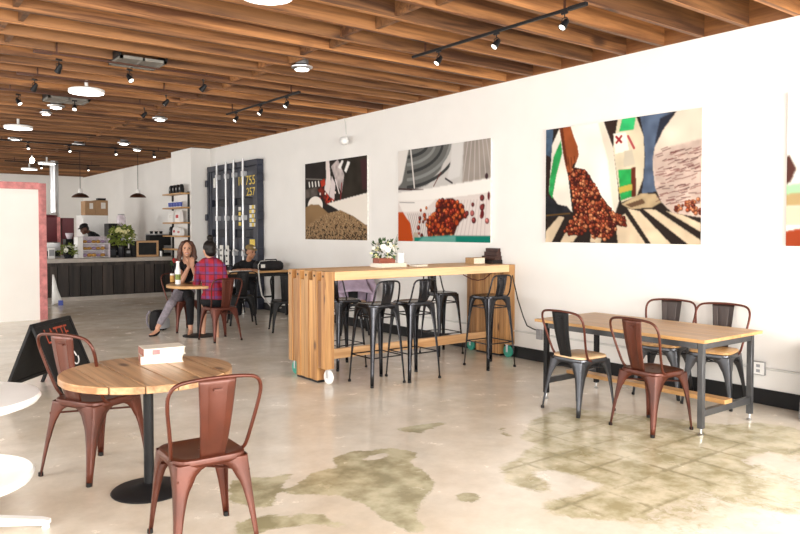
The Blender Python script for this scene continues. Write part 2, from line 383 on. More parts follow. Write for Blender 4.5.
STAINS = [[(2.493, 3.999), (2.657, 4.062), (2.761, 4.002), (2.94, 3.965), (3.025, 3.781), (2.923, 3.671), (2.851, 3.635), (2.804, 3.417), (2.744, 3.229), (2.637, 3.166), (2.479, 3.051), (2.341, 2.94), (2.267, 2.735), (2.196, 2.758), (2.186, 2.888), (2.168, 3.015), (2.206, 3.133), (2.202, 3.295), (2.157, 3.442), (2.039, 3.553), (1.962, 3.557), (1.946, 3.672), (2.092, 3.727), (2.262, 3.855), (2.417, 3.836)], [(1.774, 4.008), (1.914, 4.016), (2.002, 3.91), (2.182, 3.932), (2.04, 3.804), (1.904, 3.656), (1.822, 3.52), (1.743, 3.488), (1.705, 3.579), (1.635, 3.696)], [(1.544, 3.406), (1.621, 3.404), (1.725, 3.411), (1.816, 3.312), (1.947, 3.283), (1.967, 3.14), (2.004, 3.0), (1.922, 3.036), (1.9, 3.134), (1.79, 3.191), (1.656, 3.239), (1.563, 3.206), (1.481, 3.268)], [(2.679, 3.03), (2.795, 3.025), (2.813, 2.928), (2.732, 2.858), (2.663, 2.91)], [(3.217, 4.315), (3.426, 4.302), (3.699, 4.248), (3.651, 4.193), (3.347, 4.121), (3.359, 4.054), (3.255, 4.214)], [(3.859, 3.849), (4.029, 3.905), (3.833, 3.75), (3.834, 3.524), (3.786, 3.615), (3.779, 3.733)]]
HOLES = [[(2.627, 3.869), (2.759, 3.917), (2.889, 3.856), (2.816, 3.798), (2.618, 3.796)]]
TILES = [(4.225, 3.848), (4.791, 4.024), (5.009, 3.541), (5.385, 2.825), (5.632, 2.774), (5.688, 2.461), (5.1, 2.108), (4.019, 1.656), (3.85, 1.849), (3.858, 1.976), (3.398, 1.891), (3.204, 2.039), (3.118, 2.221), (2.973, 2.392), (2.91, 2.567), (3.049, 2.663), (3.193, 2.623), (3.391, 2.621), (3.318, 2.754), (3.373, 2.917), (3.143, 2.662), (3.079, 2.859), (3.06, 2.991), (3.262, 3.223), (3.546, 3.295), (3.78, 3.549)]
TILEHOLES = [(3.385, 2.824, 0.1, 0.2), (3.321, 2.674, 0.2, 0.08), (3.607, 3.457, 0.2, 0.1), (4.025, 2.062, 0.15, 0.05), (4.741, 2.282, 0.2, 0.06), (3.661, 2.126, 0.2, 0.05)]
# ================================================================ the room
WX, TOP = 6.245, 3.27           # face of the picture wall, underside of the joists
o = struct(MB().b2(WX, WX+.2, -3.2, 26, 0, TOP).build('wall_right', M['wall']))
o = struct(MB().b2(-3.9, WX+.2, 25.7, 25.9, 0, 3.56).build('wall_back', M['wall']))
def opening_wall(name, horiz, c, a0, a1, spans, z0, z1):
    mb = MB(); t = .2; cuts = [a0]+[q for sp in spans for q in sp]+[a1]
    def bx(u0, u1, zz0, zz1):
        if horiz: mb.b2(u0, u1, c-t, c, zz0, zz1)
        else: mb.b2(c-t, c, u0, u1, zz0, zz1)
    for i in range(0, len(cuts), 2): bx(cuts[i], cuts[i+1], 0, 3.56)
    for u0, u1 in spans: bx(u0, u1, 0, z0); bx(u0, u1, z1, 3.56)
    struct(mb.build(name, M['wall']))
    for i, (u0, u1) in enumerate(spans):
        f = MB(); k = 4
        for q in range(k+1):
            u = u0+(u1-u0)*q/k
            if horiz: f.b2(u-.03, u+.03, c-.16, c-.08, z0, z1)
            else: f.b2(c-.16, c-.08, u-.03, u+.03, z0, z1)
        for z in (z0+.03, z1-.03):
            if horiz: f.b2(u0, u1, c-.16, c-.08, z-.03, z+.03)
            else: f.b2(c-.16, c-.08, u0, u1, z-.03, z+.03)
        struct(f.build('window_%d' % (len([x for x in COL.objects if x.name.startswith('window_') and x.type == 'MESH'])+1), M['black']))
opening_wall('wall_front', True, -3.0, -3.9, WX+.2, [(-3.0, -.1), (0.1, 6.0)], .4, 3.0)
opening_wall('wall_left', False, -3.5, -3.2, 26, [(-.4, 2.8), (3.6, 6.8), (7.8, 11), (12, 15.2), (16.8, 20.2), (21.4, 24.6)], .6, 3.0)
# pillar by the coffee bar
struct(MB().b2(5.82, WX, 14.98, 16.18, 0, TOP).build('wall_pillar', M['wall']))
# ceiling deck, rim boards, joists with blocking
struct(MB().b2(-3.9, WX+.2, -3.2, 26, 3.56, 3.62).build('ceiling', M['deck']))
struct(MB().b2(WX, WX+.05, -3.2, 26, TOP, 3.56).build('trim_1', M['rim']))
jm = None
for k in range(63):
    y = 2.78+.4165*(k-8)
    if y > 25.5: break
    if jm is None:
        b0 = MB().b2(-3.6, WX+.02, -.024, .024, 0, .29); b0.box((1.2, 0, .14), (.0, .0, .0)); j = b0.build('ceiling_joist', M['joist'], bevel=.004, seg=1); jm = j
    else:
        j = jm.copy(); COL.objects.link(j)
    struct(j); j.location = (0, y, TOP); j.rotation_euler = (0, 0, random.uniform(-.0012, .0012))
    for xb in (1.15, 3.72):
        bb = MB().b2(-.02, .02, .026, .39, .02, .24).build('blocking', M['joist'], j)
        bb.location = (xb+(.05 if k % 2 else -.05)+random.uniform(-.03, .03), 0, 0)
# baseboard
struct(MB().b2(WX-.018, WX, 2.0, 14.9, 0, .135).build('baseboard_right', M['baseb'], bevel=.003))

# floor with worn, darker areas
def lin(a, b, st): return list(np.arange(a, b-1e-6, st))
xs = lin(-3.9, .6, .5)+lin(.6, 6.2, .028)+[6.24, 6.45]; ys = lin(-3.2, 2.2, .5)+lin(2.2, 5.4, .028)+lin(5.4, 26, .5)+[26.0]
X_, Y_ = np.meshgrid(xs, ys)
fm = bpy.data.meshes.new('floor'); nx, ny = len(xs), len(ys)
vv = np.stack([X_.ravel(), Y_.ravel(), np.zeros(nx*ny)], 1)
idx = np.arange(nx*ny).reshape(ny, nx); ff = np.stack([idx[:-1, :-1], idx[:-1, 1:], idx[1:, 1:], idx[1:, :-1]], -1).reshape(-1, 4)
fm.from_pydata(vv.tolist(), [], ff.tolist()); fm.materials.append(M['floor'])
def inside(poly):
    m = np.zeros(X_.shape, bool)
    for i in range(len(poly)):
        (x0, y0), (x1, y1) = poly[i], poly[(i+1) % len(poly)]
        m ^= ((y0 > Y_) != (y1 > Y_)) & (X_ < (x1-x0)*(Y_-y0)/((y1-y0) or 1e-9)+x0)
    return m
def blur(m, n):
    for _ in range(n):
        q = np.pad(m, 1, mode='edge'); m = (q[1:-1, 1:-1]*2+q[:-2, 1:-1]+q[2:, 1:-1]+q[1:-1, :-2]+q[1:-1, 2:])/6
    return m
fmask = np.zeros((ny, nx, 3))
sm = np.zeros((ny, nx))
for pl in STAINS: sm = np.maximum(sm, inside(pl))
for pl in HOLES: sm = np.where(inside(pl), 0, sm)
fmask[..., 0] = blur(sm.astype(float), 4)
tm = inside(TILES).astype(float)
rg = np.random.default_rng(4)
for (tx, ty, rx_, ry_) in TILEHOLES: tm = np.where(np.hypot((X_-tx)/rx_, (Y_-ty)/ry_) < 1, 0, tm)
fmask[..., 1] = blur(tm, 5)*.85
gx = np.minimum(np.abs((X_-.08) % .305), .305-np.abs((X_-.08) % .305)); gy = np.minimum((Y_-.1) % .305, .305-(Y_-.1) % .305)
gap = np.maximum(np.clip(1-gx/.034, 0, 1), np.clip(1-gy/.034, 0, 1))
ng = rg.random((60, 60)); wob = ng[(Y_*3).astype(int) % 60, (X_*3).astype(int) % 60]
fmask[..., 2] = gap*blur(tm, 4)*(.45+.6*wob)
color_attr(fm, 'stain', fmask)
fo = bpy.data.objects.new('floor', fm); COL.objects.link(fo); struct(fo)

# ================================================================ wall pictures
def canvas(label, y0, y1, z0, z1, P):
    y0, y1 = y0*.995, y1*.995; z0, z1 = 1.5+(z0-1.5)*.995, 1.5+(z1-1.5)*.995
    root = thing('canvas_print', label, 'picture', (WX, (y0+y1)/2, z0), 0, 'canvas prints on the white wall')
    wd, ht = y1-y0, z1-z0
    MB().b2(-.030, -.002, -wd/2+.001, wd/2-.001, .001, ht-.001).build('stretcher_box', M['sticker'], root)
    h, w = P.h, P.w; yy = np.linspace(wd/2, -wd/2, w); zz = np.linspace(ht, 0, h)
    A, B = np.meshgrid(yy, zz); me = bpy.data.meshes.new('printed_face')
    v = np.stack([np.full(A.size, -.0315), A.ravel(), B.ravel()], 1); ix = np.arange(w*h).reshape(h, w)
    q = np.stack([ix[:-1, :-1], ix[1:, :-1], ix[1:, 1:], ix[:-1, 1:]], -1).reshape(-1, 4)
    me.from_pydata(v.tolist(), [], q.tolist()); me.materials.append(M['print']); color_attr(me, 'print', np.clip(P.a, 0, 1)**1.28)
    o = bpy.data.objects.new('printed_face', me); COL.objects.link(o); o.parent = root
    return root
def sr(*c): return S(*c)[:3]
# heap of pale coffee
P = Paint(190, 130, sr(58, 52, 50))
P.poly([(0, 0), (.42, 0), (.4, .42), (0, .42)], sr(62, 56, 54), 3, var=.2, cell=14)
P.poly([(.6, 0), (1, 0), (1, .5), (.55, .5)], sr(66, 60, 52), 3, var=.3, cell=12, seed=3)
P.poly([(.9, .05), (1, .05), (1, .4), (.93, .4)], sr(88, 58, 60), 3)
P.line(.02, .2, .3, .23, .012, sr(150, 145, 140)); P.poly([(0, .34), (.22, .32), (.22, .43), (0, .46)], sr(112, 104, 98), 2, var=.3)
for i in range(4): P.line(.075+i*.055, .255, .082+i*.055, .305, .028, sr(235, 232, 228))
P.poly([(.36, .0), (.42, 0), (.45, .3), (.4, .48), (.33, .4), (.37, .2)], sr(232, 222, 218), 1)
P.poly([(.45, .08), (.56, .0), (.66, .2), (.62, .42), (.55, .32), (.5, .2)], sr(196, 186, 184), 1, var=.3)
P.poly([(.56, .1), (.62, .02), (.65, .03), (.6, .13)], sr(240, 238, 235), 1); P.poly([(.66, .15), (.71, .04), (.75, .06), (.69, .18)], sr(240, 238, 235), 1)
P.line(.52, .25, .58, .42, .02, sr(235, 228, 226)); P.line(.62, .3, .6, .5, .02, sr(150, 60, 66))
P.poly([(.27, .25), (.34, .22), (.36, .3), (.29, .33)], sr(190, 78, 52), 1); P.poly([(.22, .35), (.3, .32), (.42, .45), (.5, .48), (.38, .56)], sr(120, 52, 38), 1, var=.7, cell=4)
for i in range(24): P.ell(.26+.26*random.random(), .38+.15*random.random(), .012, .016, random.choice([sr(200, 80, 50), sr(240, 225, 215), sr(110, 40, 36), sr(190, 60, 50)]))
P.poly([(.46, .2), (.52, .3), (.5, .5), (.42, .45)], sr(224, 214, 214), 1)
P.ell(.18, .56, .13, .12, sr(240, 234, 226)); P.poly([(.38, .54), (1, .44), (1, .82), (.78, .78), (.55, .62)], sr(238, 232, 224), 1)
P.poly([(0, .58), (.1, .54), (.25, .55), (.4, .66), (.44, .7), (.2, .9), (0, .95)], sr(158, 132, 100), 1, var=.14, cell=20)
heap = [(0, .86), (.15, .78), (.3, .7), (.45, .67), (.62, .64), (.8, .72), (1, .84), (1, 1), (0, 1)]
P.poly([(0, .84), (.3, .68), (.6, .63), (.8, .71), (1, .83), (1, 1), (0, 1)], sr(160, 134, 104), 1)
hm = P.pm([(0, .84), (.3, .68), (.6, .63), (.8, .71), (1, .83), (1, 1), (0, 1)])
sp = np.random.default_rng(9).random((P.h, P.w)); sp2 = P.noise(2.2, 4); dk = np.clip((P.V-.66)/.34, 0, 1)*.8+np.clip((P.U-.55), 0, 1)*.5
P.mix(hm*(sp2 > (.83-.45*dk)), sr(58, 40, 28), .85); P.mix(hm*(sp > .86), sr(206, 184, 150), .8)
canvas('unframed print of a large heap of pale coffee in front of striped workers', 9.0, 10.87, 1.35, 2.64, P)
# washing channel
P = Paint(190, 130, sr(206, 203, 200))
P.poly([(.02, 0), (.6, 0), (.5, .25), (.35, .4), (.2, .44), (0, .42)], sr(122, 122, 120), 2)
for i, q in enumerate((.10, .18, .26, .34, .42)):
    for a in range(14):
        t0, t1 = PI*.5*a/14, PI*.5*(a+1)/14
        P.line(.12+math.cos(t0)*(q+.12)*1.05, -.02+math.sin(t0)*q*1.02, .12+math.cos(t1)*(q+.12)*1.05, -.02+math.sin(t1)*q*1.02, .035, sr(*(76, 78, 78) if i % 2 == 0 else (150, 152, 150)))
P.poly([(.0, 0), (.13, 0), (.05, .35), (0, .4)], sr(226, 222, 218), 2); P.line(.155, 0, .2, .42, .02, sr(222, 218, 214))
P.poly([(.62, 0), (.74, 0), (.7, .34), (.56, .38), (.6, .2)], sr(216, 214, 212), 2)
P.poly([(.74, 0), (1, 0), (1, .44), (.72, .44)], sr(168, 160, 154), 3, var=.12, cell=18)
for i in range(7): P.line(.78+i*.035, 0, .72+i*.06, .44, .012, sr(194, 188, 182))
P.line(.0, .42, .3, .45, .02, sr(84, 62, 62)); P.line(.42, .42, .5, .28, .012, sr(120, 60, 52)); P.line(.55, .35, .62, .4, .02, sr(90, 84, 88))
P.poly([(0, .46), (.35, .44), (1, .38), (1, .52), (.4, .58), (0, .56)], sr(240, 237, 233), 2)
P.poly([(0, .56), (.4, .56), (1, .52), (1, 1), (0, 1)], sr(222, 214, 210), 2)
P.poly([(0, .56), (.44, .56), (.3, .68), (.06, .68)], sr(236, 232, 228), 2); P.line(.02, .57, .2, .58, .008, sr(150, 146, 144))
for i in range(13): P.line(.12+i*.024, .7, .2+i*.018, .98, .007, sr(150, 142, 142))
for i in range(9): P.line(.72+i*.03, .58, .62+i*.04, .95, .007, sr(196, 182, 180))
cl = [(.46, .57), (.62, .55), (.72, .62), (.76, .74), (.68, .82), (.64, .94), (.38, .96), (.33, .8), (.44, .68)]
cols = [sr(176, 82, 42), sr(150, 56, 34), sr(120, 44, 34), sr(206, 124, 70), sr(196, 100, 52)]
P.poly(cl, sr(92, 40, 28), 1); P.beans(cl, 120, .026, cols)
P.beans([(.26, .66), (.45, .58), (.38, .95), (.24, .95)], 16, .022, cols, 8); P.beans([(.74, .58), (1, .5), (1, .8), (.78, .8)], 9, .025, [sr(190, 120, 116), sr(140, 66, 66)], 9)
P.ell(.92, .72, .018, .04, sr(120, 40, 44)); P.ell(.96, .36, .015, .03, sr(84, 60, 66)); P.ell(.98, .55, .012, .04, sr(120, 50, 54))
P.poly([(0, .68), (.06, .68), (.15, .8), (.19, 1), (0, 1)], sr(190, 92, 34), 1); P.poly([(.19, .9), (.24, .9), (.25, 1), (.18, 1)], sr(190, 176, 160), 1)
P.poly([(.2, .955), (.6, .93), (.72, .93), (1, .93), (1, 1), (.2, 1)], sr(20, 140, 124), 1); P.poly([(.3, .95), (.66, .93), (.66, 1), (.24, 1)], sr(120, 176, 166), 3)
canvas('unframed print of red coffee cherries washing down a pale channel with teal edge', 6.35, 8.22, 1.35, 2.63, P)
# pouring cherries from a sack
P = Paint(250, 170, sr(58, 48, 44))
def cv(pts):
    out = []
    for x, y in pts:
        u = (x-52)/522; tp_, bt_ = 100-72*u, 478+6*u; out.append((u, (y-tp_)/(bt_-tp_)))
    return out
def dp(pts, c, soft=1, **k): return P.poly(cv(pts), sr(*c), soft, **k)
for q in ([(55, 440), (108, 388), (128, 394), (78, 478), (52, 478)], [(112, 478), (160, 400), (192, 440), (160, 478)], [(225, 478), (232, 420), (275, 420), (262, 480)], [(312, 400), (345, 380), (412, 482), (322, 482)], [(352, 362), (392, 372), (490, 484), (430, 484)], [(405, 366), (440, 366), (572, 468), (572, 484), (540, 484)], [(470, 370), (520, 384), (572, 412), (572, 440)]): dp(q, (216, 200, 176), 1, var=.12, cell=10)
dp([(52, 98), (82, 95), (76, 195), (52, 195)], (92, 112, 134), 1, var=.25); dp([(52, 185), (70, 190), (78, 335), (52, 335)], (66, 48, 44), 1)
dp([(78, 150), (108, 92), (126, 190), (142, 262), (158, 375), (100, 348), (66, 306), (70, 260)], (233, 228, 218), 1, var=.06, cell=14); dp([(84, 190), (112, 135), (118, 176), (96, 250), (80, 330), (66, 312), (70, 262)], (64, 170, 104), 1, var=.2)
dp([(52, 318), (74, 328), (100, 350), (138, 356), (152, 372), (146, 386), (90, 392), (52, 392)], (54, 54, 60), 1, var=.25); P.line(*cv([(52, 388)])[0], *cv([(148, 380)])[0], .014, sr(116, 92, 56))
dp([(268, 70), (318, 63), (302, 130), (296, 165)], (70, 54, 48), 1)
dp([(318, 63), (378, 55), (402, 120), (406, 190), (402, 262), (382, 322), (332, 342), (318, 262), (302, 160)], (218, 208, 186), 1, var=.12, cell=12)
dp([(332, 62), (377, 55), (370, 98), (322, 104)], (72, 192, 128), 1, var=.15); dp([(303, 112), (345, 106), (356, 168), (310, 180)], (240, 234, 224), 1); dp([(340, 170), (366, 165), (376, 214), (338, 224)], (204, 196, 180), 1)
P.line(*cv([(313, 122)])[0], *cv([(330, 140)])[0], .02, sr(170, 64, 66)); P.line(*cv([(330, 120)])[0], *cv([(314, 142)])[0], .02, sr(170, 64, 66)); P.line(*cv([(352, 120)])[0], *cv([(372, 160)])[0], .02, sr(186, 96, 100))
dp([(320, 234), (364, 228), (370, 322), (330, 336)], (58, 168, 98), 1, var=.2); dp([(362, 226), (378, 224), (380, 322), (366, 324)], (112, 60, 42), 1); dp([(322, 292), (366, 280), (368, 300), (324, 312)], (196, 178, 96), 1)
dp([(390, 53), (492, 41), (466, 92), (442, 150), (434, 205), (444, 305), (398, 314), (408, 200), (402, 120)], (104, 118, 140), 1, var=.25, cell=8); dp([(452, 62), (494, 40), (448, 140), (436, 150)], (58, 62, 76), 2)
dp([(332, 348), (396, 312), (440, 314), (458, 342), (430, 360), (362, 364)], (190, 172, 142), 1, var=.2, cell=8); dp([(345, 350), (400, 330), (410, 345), (365, 360)], (120, 96, 74), 1)
dp([(502, 38), (577, 28), (574, 392), (492, 376), (460, 342), (440, 292), (431, 220), (436, 160), (462, 100)], (226, 214, 200), 1, var=.07, cell=16); dp([(432, 186), (470, 160), (577, 130), (574, 392), (492, 376), (460, 342), (440, 292)], (208, 190, 180), 3, var=.14, cell=7)
rg2 = random.Random(5)
for i in range(120):
    x = rg2.uniform(440, 560); y = rg2.uniform(165, 350); u0, v0 = cv([(x, y)])[0]; P.line(u0, v0, u0+rg2.uniform(.02, .05), v0-rg2.uniform(0, .02), .007, sr(*rg2.choice([(128, 84, 84), (150, 108, 104), (96, 60, 62)])), .75)
P.beans(cv([(495, 350), (570, 330), (572, 385), (500, 375)]), 40, .014, [sr(166, 92, 60), sr(120, 60, 44), sr(190, 130, 96)], 3)
dp([(148, 86), (268, 70), (302, 160), (318, 280), (323, 340), (310, 381), (262, 320), (225, 258), (205, 233), (165, 225), (180, 185), (172, 150), (160, 120)], (244, 238, 228), 1, var=.03, cell=20); dp([(250, 75), (268, 70), (302, 160), (318, 280), (323, 340), (310, 381), (300, 330), (285, 200)], (226, 216, 202), 3)
bp = cv([(140, 235), (165, 225), (205, 233), (225, 260), (262, 320), (305, 375), (345, 392), (352, 425), (318, 420), (310, 450), (282, 470), (255, 460), (235, 465), (225, 425), (190, 455), (150, 452), (128, 440), (140, 415), (166, 395), (160, 330), (150, 280)])
cols = [sr(156, 80, 50), sr(132, 58, 38), sr(180, 102, 68), sr(110, 48, 34), sr(204, 140, 102)]
P.poly(bp, sr(78, 36, 24), 1); P.beans(bp, 520, .0145, cols, 2)
dp([(106, 93), (148, 86), (164, 128), (176, 152), (181, 182), (172, 206), (160, 214), (152, 240), (138, 242), (130, 216), (122, 180), (116, 140)], (164, 98, 60), 1, var=.2, cell=9); dp([(106, 93), (120, 91), (128, 150), (140, 215), (134, 222), (122, 180), (116, 140)], (112, 62, 38), 2)
for q in ((140, 190, 146, 232), (152, 192, 156, 226), (164, 188, 167, 212), (130, 180, 137, 220)): P.line(*cv([q[:2]])[0], *cv([q[2:]])[0], .006, sr(92, 48, 28))
sh_ = .86+.28*P.noise(26, 8); P.a = P.a*sh_[..., None]
canvas('widest looking unframed print, a hand pouring red cherries from a white sack', 3.6, 5.47, 1.37, 2.63, P)
P = Paint(190, 130, sr(238, 236, 230))
P.poly([(0, .42), (.01, .4), (.045, .5), (.02, .58), (0, .6)], sr(104, 70, 64), 1); P.poly([(0, .6), (.2, .56), (.2, .66), (0, .7)], sr(176, 214, 178), 2); P.poly([(0, .66), (.3, .62), (.3, .74), (0, .74)], sr(190, 170, 130), 2)
P.poly([(0, .74), (.3, .74), (.3, .86), (0, .86)], sr(214, 206, 186), 2); P.poly([(0, .9), (.1, .87), (1, .8), (1, 1), (0, 1)], sr(168, 84, 50), 1); P.poly([(.3, .3), (.6, .2), (.8, .7), (.4, .8)], sr(150, 160, 120), 4, var=.3)
canvas('pale print cut off by the picture edge with a rust brown bottom strip', .965, 2.84, 1.37, 2.65, P)
# ================================================================ seats of folded sheet metal
def ring(a, b, z, n=44, e=5.0, dy=0):
    out = []
    for k in range(n):
        t = 2*PI*k/n; c, s_ = math.cos(t), math.sin(t)
        out.append(Vector((a*math.copysign(abs(c)**(2/e), c), b*math.copysign(abs(s_)**(2/e), s_)+dy, z)))
    return out
def sheet_leg(sx, sy, a, b, zt, fx, fy):
    prof = [(0, 1.0), (.010, .99), (.018, .86), (.035, .66), (.06, .52), (.10, .42), (.16, .35), (.26, .29), (.45, .22), (.62, .18), (.80, .15), (1.0, .125)]
    rows = []
    for i, (d, w) in enumerate(prof):
        dz = d if i < 6 else .10+(zt-.10)*(d-.10)/.9
        t = dz/zt; c = Vector((sx*(a+(fx-a)*t), sy*b+(fy-sy*b)*t, zt-dz)); r = .018*(1-.35*t)
        wx, wy = max(a*w, .022), max(b*w, .022)
        X, Y = Vector((-sx, 0, 0)), Vector((0, -sy, 0))
        rows.append([c+X*wx, c+X*(wx+r)/2, c+X*r, c+X*r*.3+Y*r*.3, c+Y*r, c+Y*(wy+r)/2, c+Y*wy])
    return rows
def make_seat(name, label, cat, group, metal, low=False, pad=None, splatm=None, hoopm=None):
    root = thing(name, label, cat, group=group)
    a, zt, fx, ff, fr = (.155, .745, .198, .198, .198) if low else (.178, .44, .212, .205, .245)
    m = MB(); k = zt+.012
    m.rows([ring(a+.004, a+.004, zt-.022), ring(a+.006, a+.006, zt-.005), ring(a+.002, a+.002, k), ring(a-.008, a-.008, k+.006), ring(a-.03, a-.03, k+.002), ring(a*.5, a*.5, k-.003), ring(.02, .02, k-.004), ring(.002, .002, k-.004)], True)
    m.build('seat', metal, root, solid=.003)
    if pad:
        p = MB(); p.rows([ring(.004, .004, k+.002), ring(a-.01, a-.01, k+.002), ring(a-.003, a-.003, k+.006), ring(a-.003, a-.003, k+.020), ring(a-.012, a-.012, k+.027), ring(.004, .004, k+.025)], True)
        tag(p.build('seat_pad', pad, root), 'pale wooden seat pad')
    for sx, sy in ((-1, 1), (1, 1), (1, -1), (-1, -1)):
        l = MB().rows(sheet_leg(sx, sy, a, a, zt, fx, ff if sy > 0 else -fr)).build('leg', metal, root, solid=.004)
        fy = ff if sy > 0 else -fr
        MB().lathe([(.013, 0), (.015, .004), (.014, .022)], 10, (sx*(fx-.009), fy-math.copysign(.009, fy), 0)).build('foot_cap', M['rubber'], l)
    b = MB(); zb = zt*.72 if not low else zt*.36; q = (zt-zb)/zt
    cx, cf, cr = a+(fx-a)*q-.008, a+(ff-a)*q-.008, a+(fr-a)*q-.008
    if low:
        for z, f, nm in ((zb, q, 'footrest'), (zt*.86, .14, 'brace')):
            x = a+(fx-a)*f-.006
            MB().tube([(-x, -x, z), (x, -x, z), (x, x, z), (-x, x, z)], .0065, 8, closed=True).build(nm, metal, root)
    else:
        b.tube([(-cx, -cr, zb+.05), (cx, cf, zb+.05)], .006); b.tube([(cx, -cr, zb+.05), (-cx, cf, zb+.05)], .006); b.build('brace', metal, root)
    if low:
        half = [(.142, -.10, zt), (.146, -.145, zt+.03), (.140, -.172, zt+.12), (.134, -.190, zt+.195), (.116, -.198, zt+.226), (.078, -.200, zt+.236), (0, -.200, zt+.238)]
        s0, s1, w0, w1 = Vector((0, -.148, zt+.01)), Vector((0, -.198, zt+.236)), .054, .070
    else:
        half = [(.180, -.06, zt), (.186, -.115, zt+.02), (.204, -.16, zt+.14), (.228, -.20, zt+.28), (.230, -.222, zt+.350), (.200, -.240, zt+.398), (.12, -.248, zt+.411), (0, -.25, zt+.415)]
        s0, s1, w0, w1 = Vector((0, -.168, zt+.012)), Vector((0, -.247, zt+.411)), .063, .094
    # smooth the hoop
    P_ = [Vector(p) for p in half]; full = P_+[Vector((-p.x, p.y, p.z)) for p in P_[-2::-1]]
    for _ in range(2):
        nf = [full[0]]
        for p, q2 in zip(full[:-1], full[1:]): nf += [p*.75+q2*.25, p*.25+q2*.75]
        full = nf+[full[-1]]
    MB().tube(full, .0095 if not low else .0085, 10).build('backrest_hoop', hoopm or metal, root)
    rows = []; nn = 14
    for i in range(nn+1):
        t = i/nn; p = s0.lerp(s1, t); p.y -= .012*math.sin(PI*t); w_ = w0+(w1-w0)*t; row = []
        for xq, dy in ((-1, .006), (-.9, 0), (-.62, 0), (-.52, .004 if .08 < t < .93 else 0), (-.42, 0), (.42, 0), (.52, .004 if .08 < t < .93 else 0), (.62, 0), (.9, 0), (1, .006)):
            row.append(Vector((p.x+xq*w_, p.y-dy*(-1 if abs(xq) == 1 else 1), p.z)))
        rows.append(row)
    sp = MB().rows(rows); t = .86; p = s0.lerp(s1, t); sp.box((0, p.y-.013, p.z), (.04, .006, .008))
    sp.build('splat', splatm or metal, root, solid=.003)
    return root
CG = 'copper painted metal chairs'
ch = make_seat('metal_chair', 'copper metal chair tucked to the round plank table, seen from behind its open hoop back', 'chair', CG, M['copper'])
ch.location = (1.342, 3.355, 0); ch.rotation_euler = (0, 0, R(-3)); ch.scale = (.968,)*3
dup(ch, (1.212, 4.715, 0), R(296), 'copper metal chair between the black sandwich board and the round plank table', CG, 1.035)
dup(ch, (4.846, 3.17, 0), R(263), 'copper metal chair at the rectangular table beside a gunmetal one', CG, .99)
GG = 'gunmetal chairs with wooden seats'
gc = make_seat('metal_chair', 'gunmetal chair with wooden seat beside the copper chair at the rectangular table', 'chair', GG, M['gun'], pad=M['seatwood'], splatm=M['black'], hoopm=M['brown'])  # splat black rather than gunmetal: its unlit look put into the colour
gc.location = (4.852, 3.865, 0); gc.rotation_euler = (0, 0, R(266)); gc.scale = (.985,)*3
g2 = make_seat('metal_chair', 'gunmetal chair with honey wooden seat on the wall side, close to the wall outlet', 'chair', GG, M['gun'], pad=M['maple'], splatm=M['umber'], hoopm=M['brown'])
g2.location = (5.935, 3.287, 0); g2.rotation_euler = (0, 0, R(101.7)); g2.scale = (.995,)*3
dup(g2, (5.91, 3.765, 0), R(105), 'gunmetal chair with honey wooden seat on the wall side, partly hidden by the copper chair', GG, .995)
SG = 'black low-backed bar stools'
st = make_seat('bar_stool', 'black low-backed bar stool nearest the light casters end of the bar table', 'stool', SG, M['stool'], low=True)
st.location = (4.116, 5.77, 0); st.scale = (1.03,)*3
dup(st, (4.550, 5.742, 0), R(-.5), 'black bar stool standing just right of another one, in front of the bar table', SG, 1.03)
dup(st, (5.605, 5.708, 0), R(-2.6), 'black bar stool standing alone before the leg panel at the wall end', SG, 1.035)
dup(st, (4.285, 6.655, 0), R(181), 'black bar stool behind the bar table, half hidden by its light front post', SG, .985)
dup(st, (5.72, 6.66, 0), R(178), 'black bar stool behind the bar table, against the bright wall', SG, .985)
bc = make_seat('metal_chair', 'dark brown metal chair carrying the woman in the plaid shirt', 'chair', 'brown metal chairs at the small table', M['brown'])
bc.location = (4.01, 9.34, 0); bc.rotation_euler = (0, 0, R(6))
dup(bc, (3.94, 10.52, 0), R(188), 'dark brown metal chair under the smiling woman', 'brown metal chairs at the small table')
kc = make_seat('metal_chair', 'black metal chair by the bar table end, below the hanging white cable', 'chair', 'black metal chairs at the back table', M['black'])
kc.location = (5.16, 9.62, 0); kc.rotation_euler = (0, 0, R(-20))
dup(kc, (4.98, 10.72, 0), R(-18), 'black metal chair in front of the man in the cap', 'black metal chairs at the back table')
dup(kc, (5.50, 12.35, 0), R(184), 'black metal chair beneath the man in the cap', 'black metal chairs at the back table')
lc = make_seat('metal_chair', 'black metal chair with wooden seat under the lavender coat', 'chair', 'black metal chairs at the back table', M['black'], pad=M['seatwood'])
lc.location = (5.80, 8.70, 0); lc.rotation_euler = (0, 0, R(150))

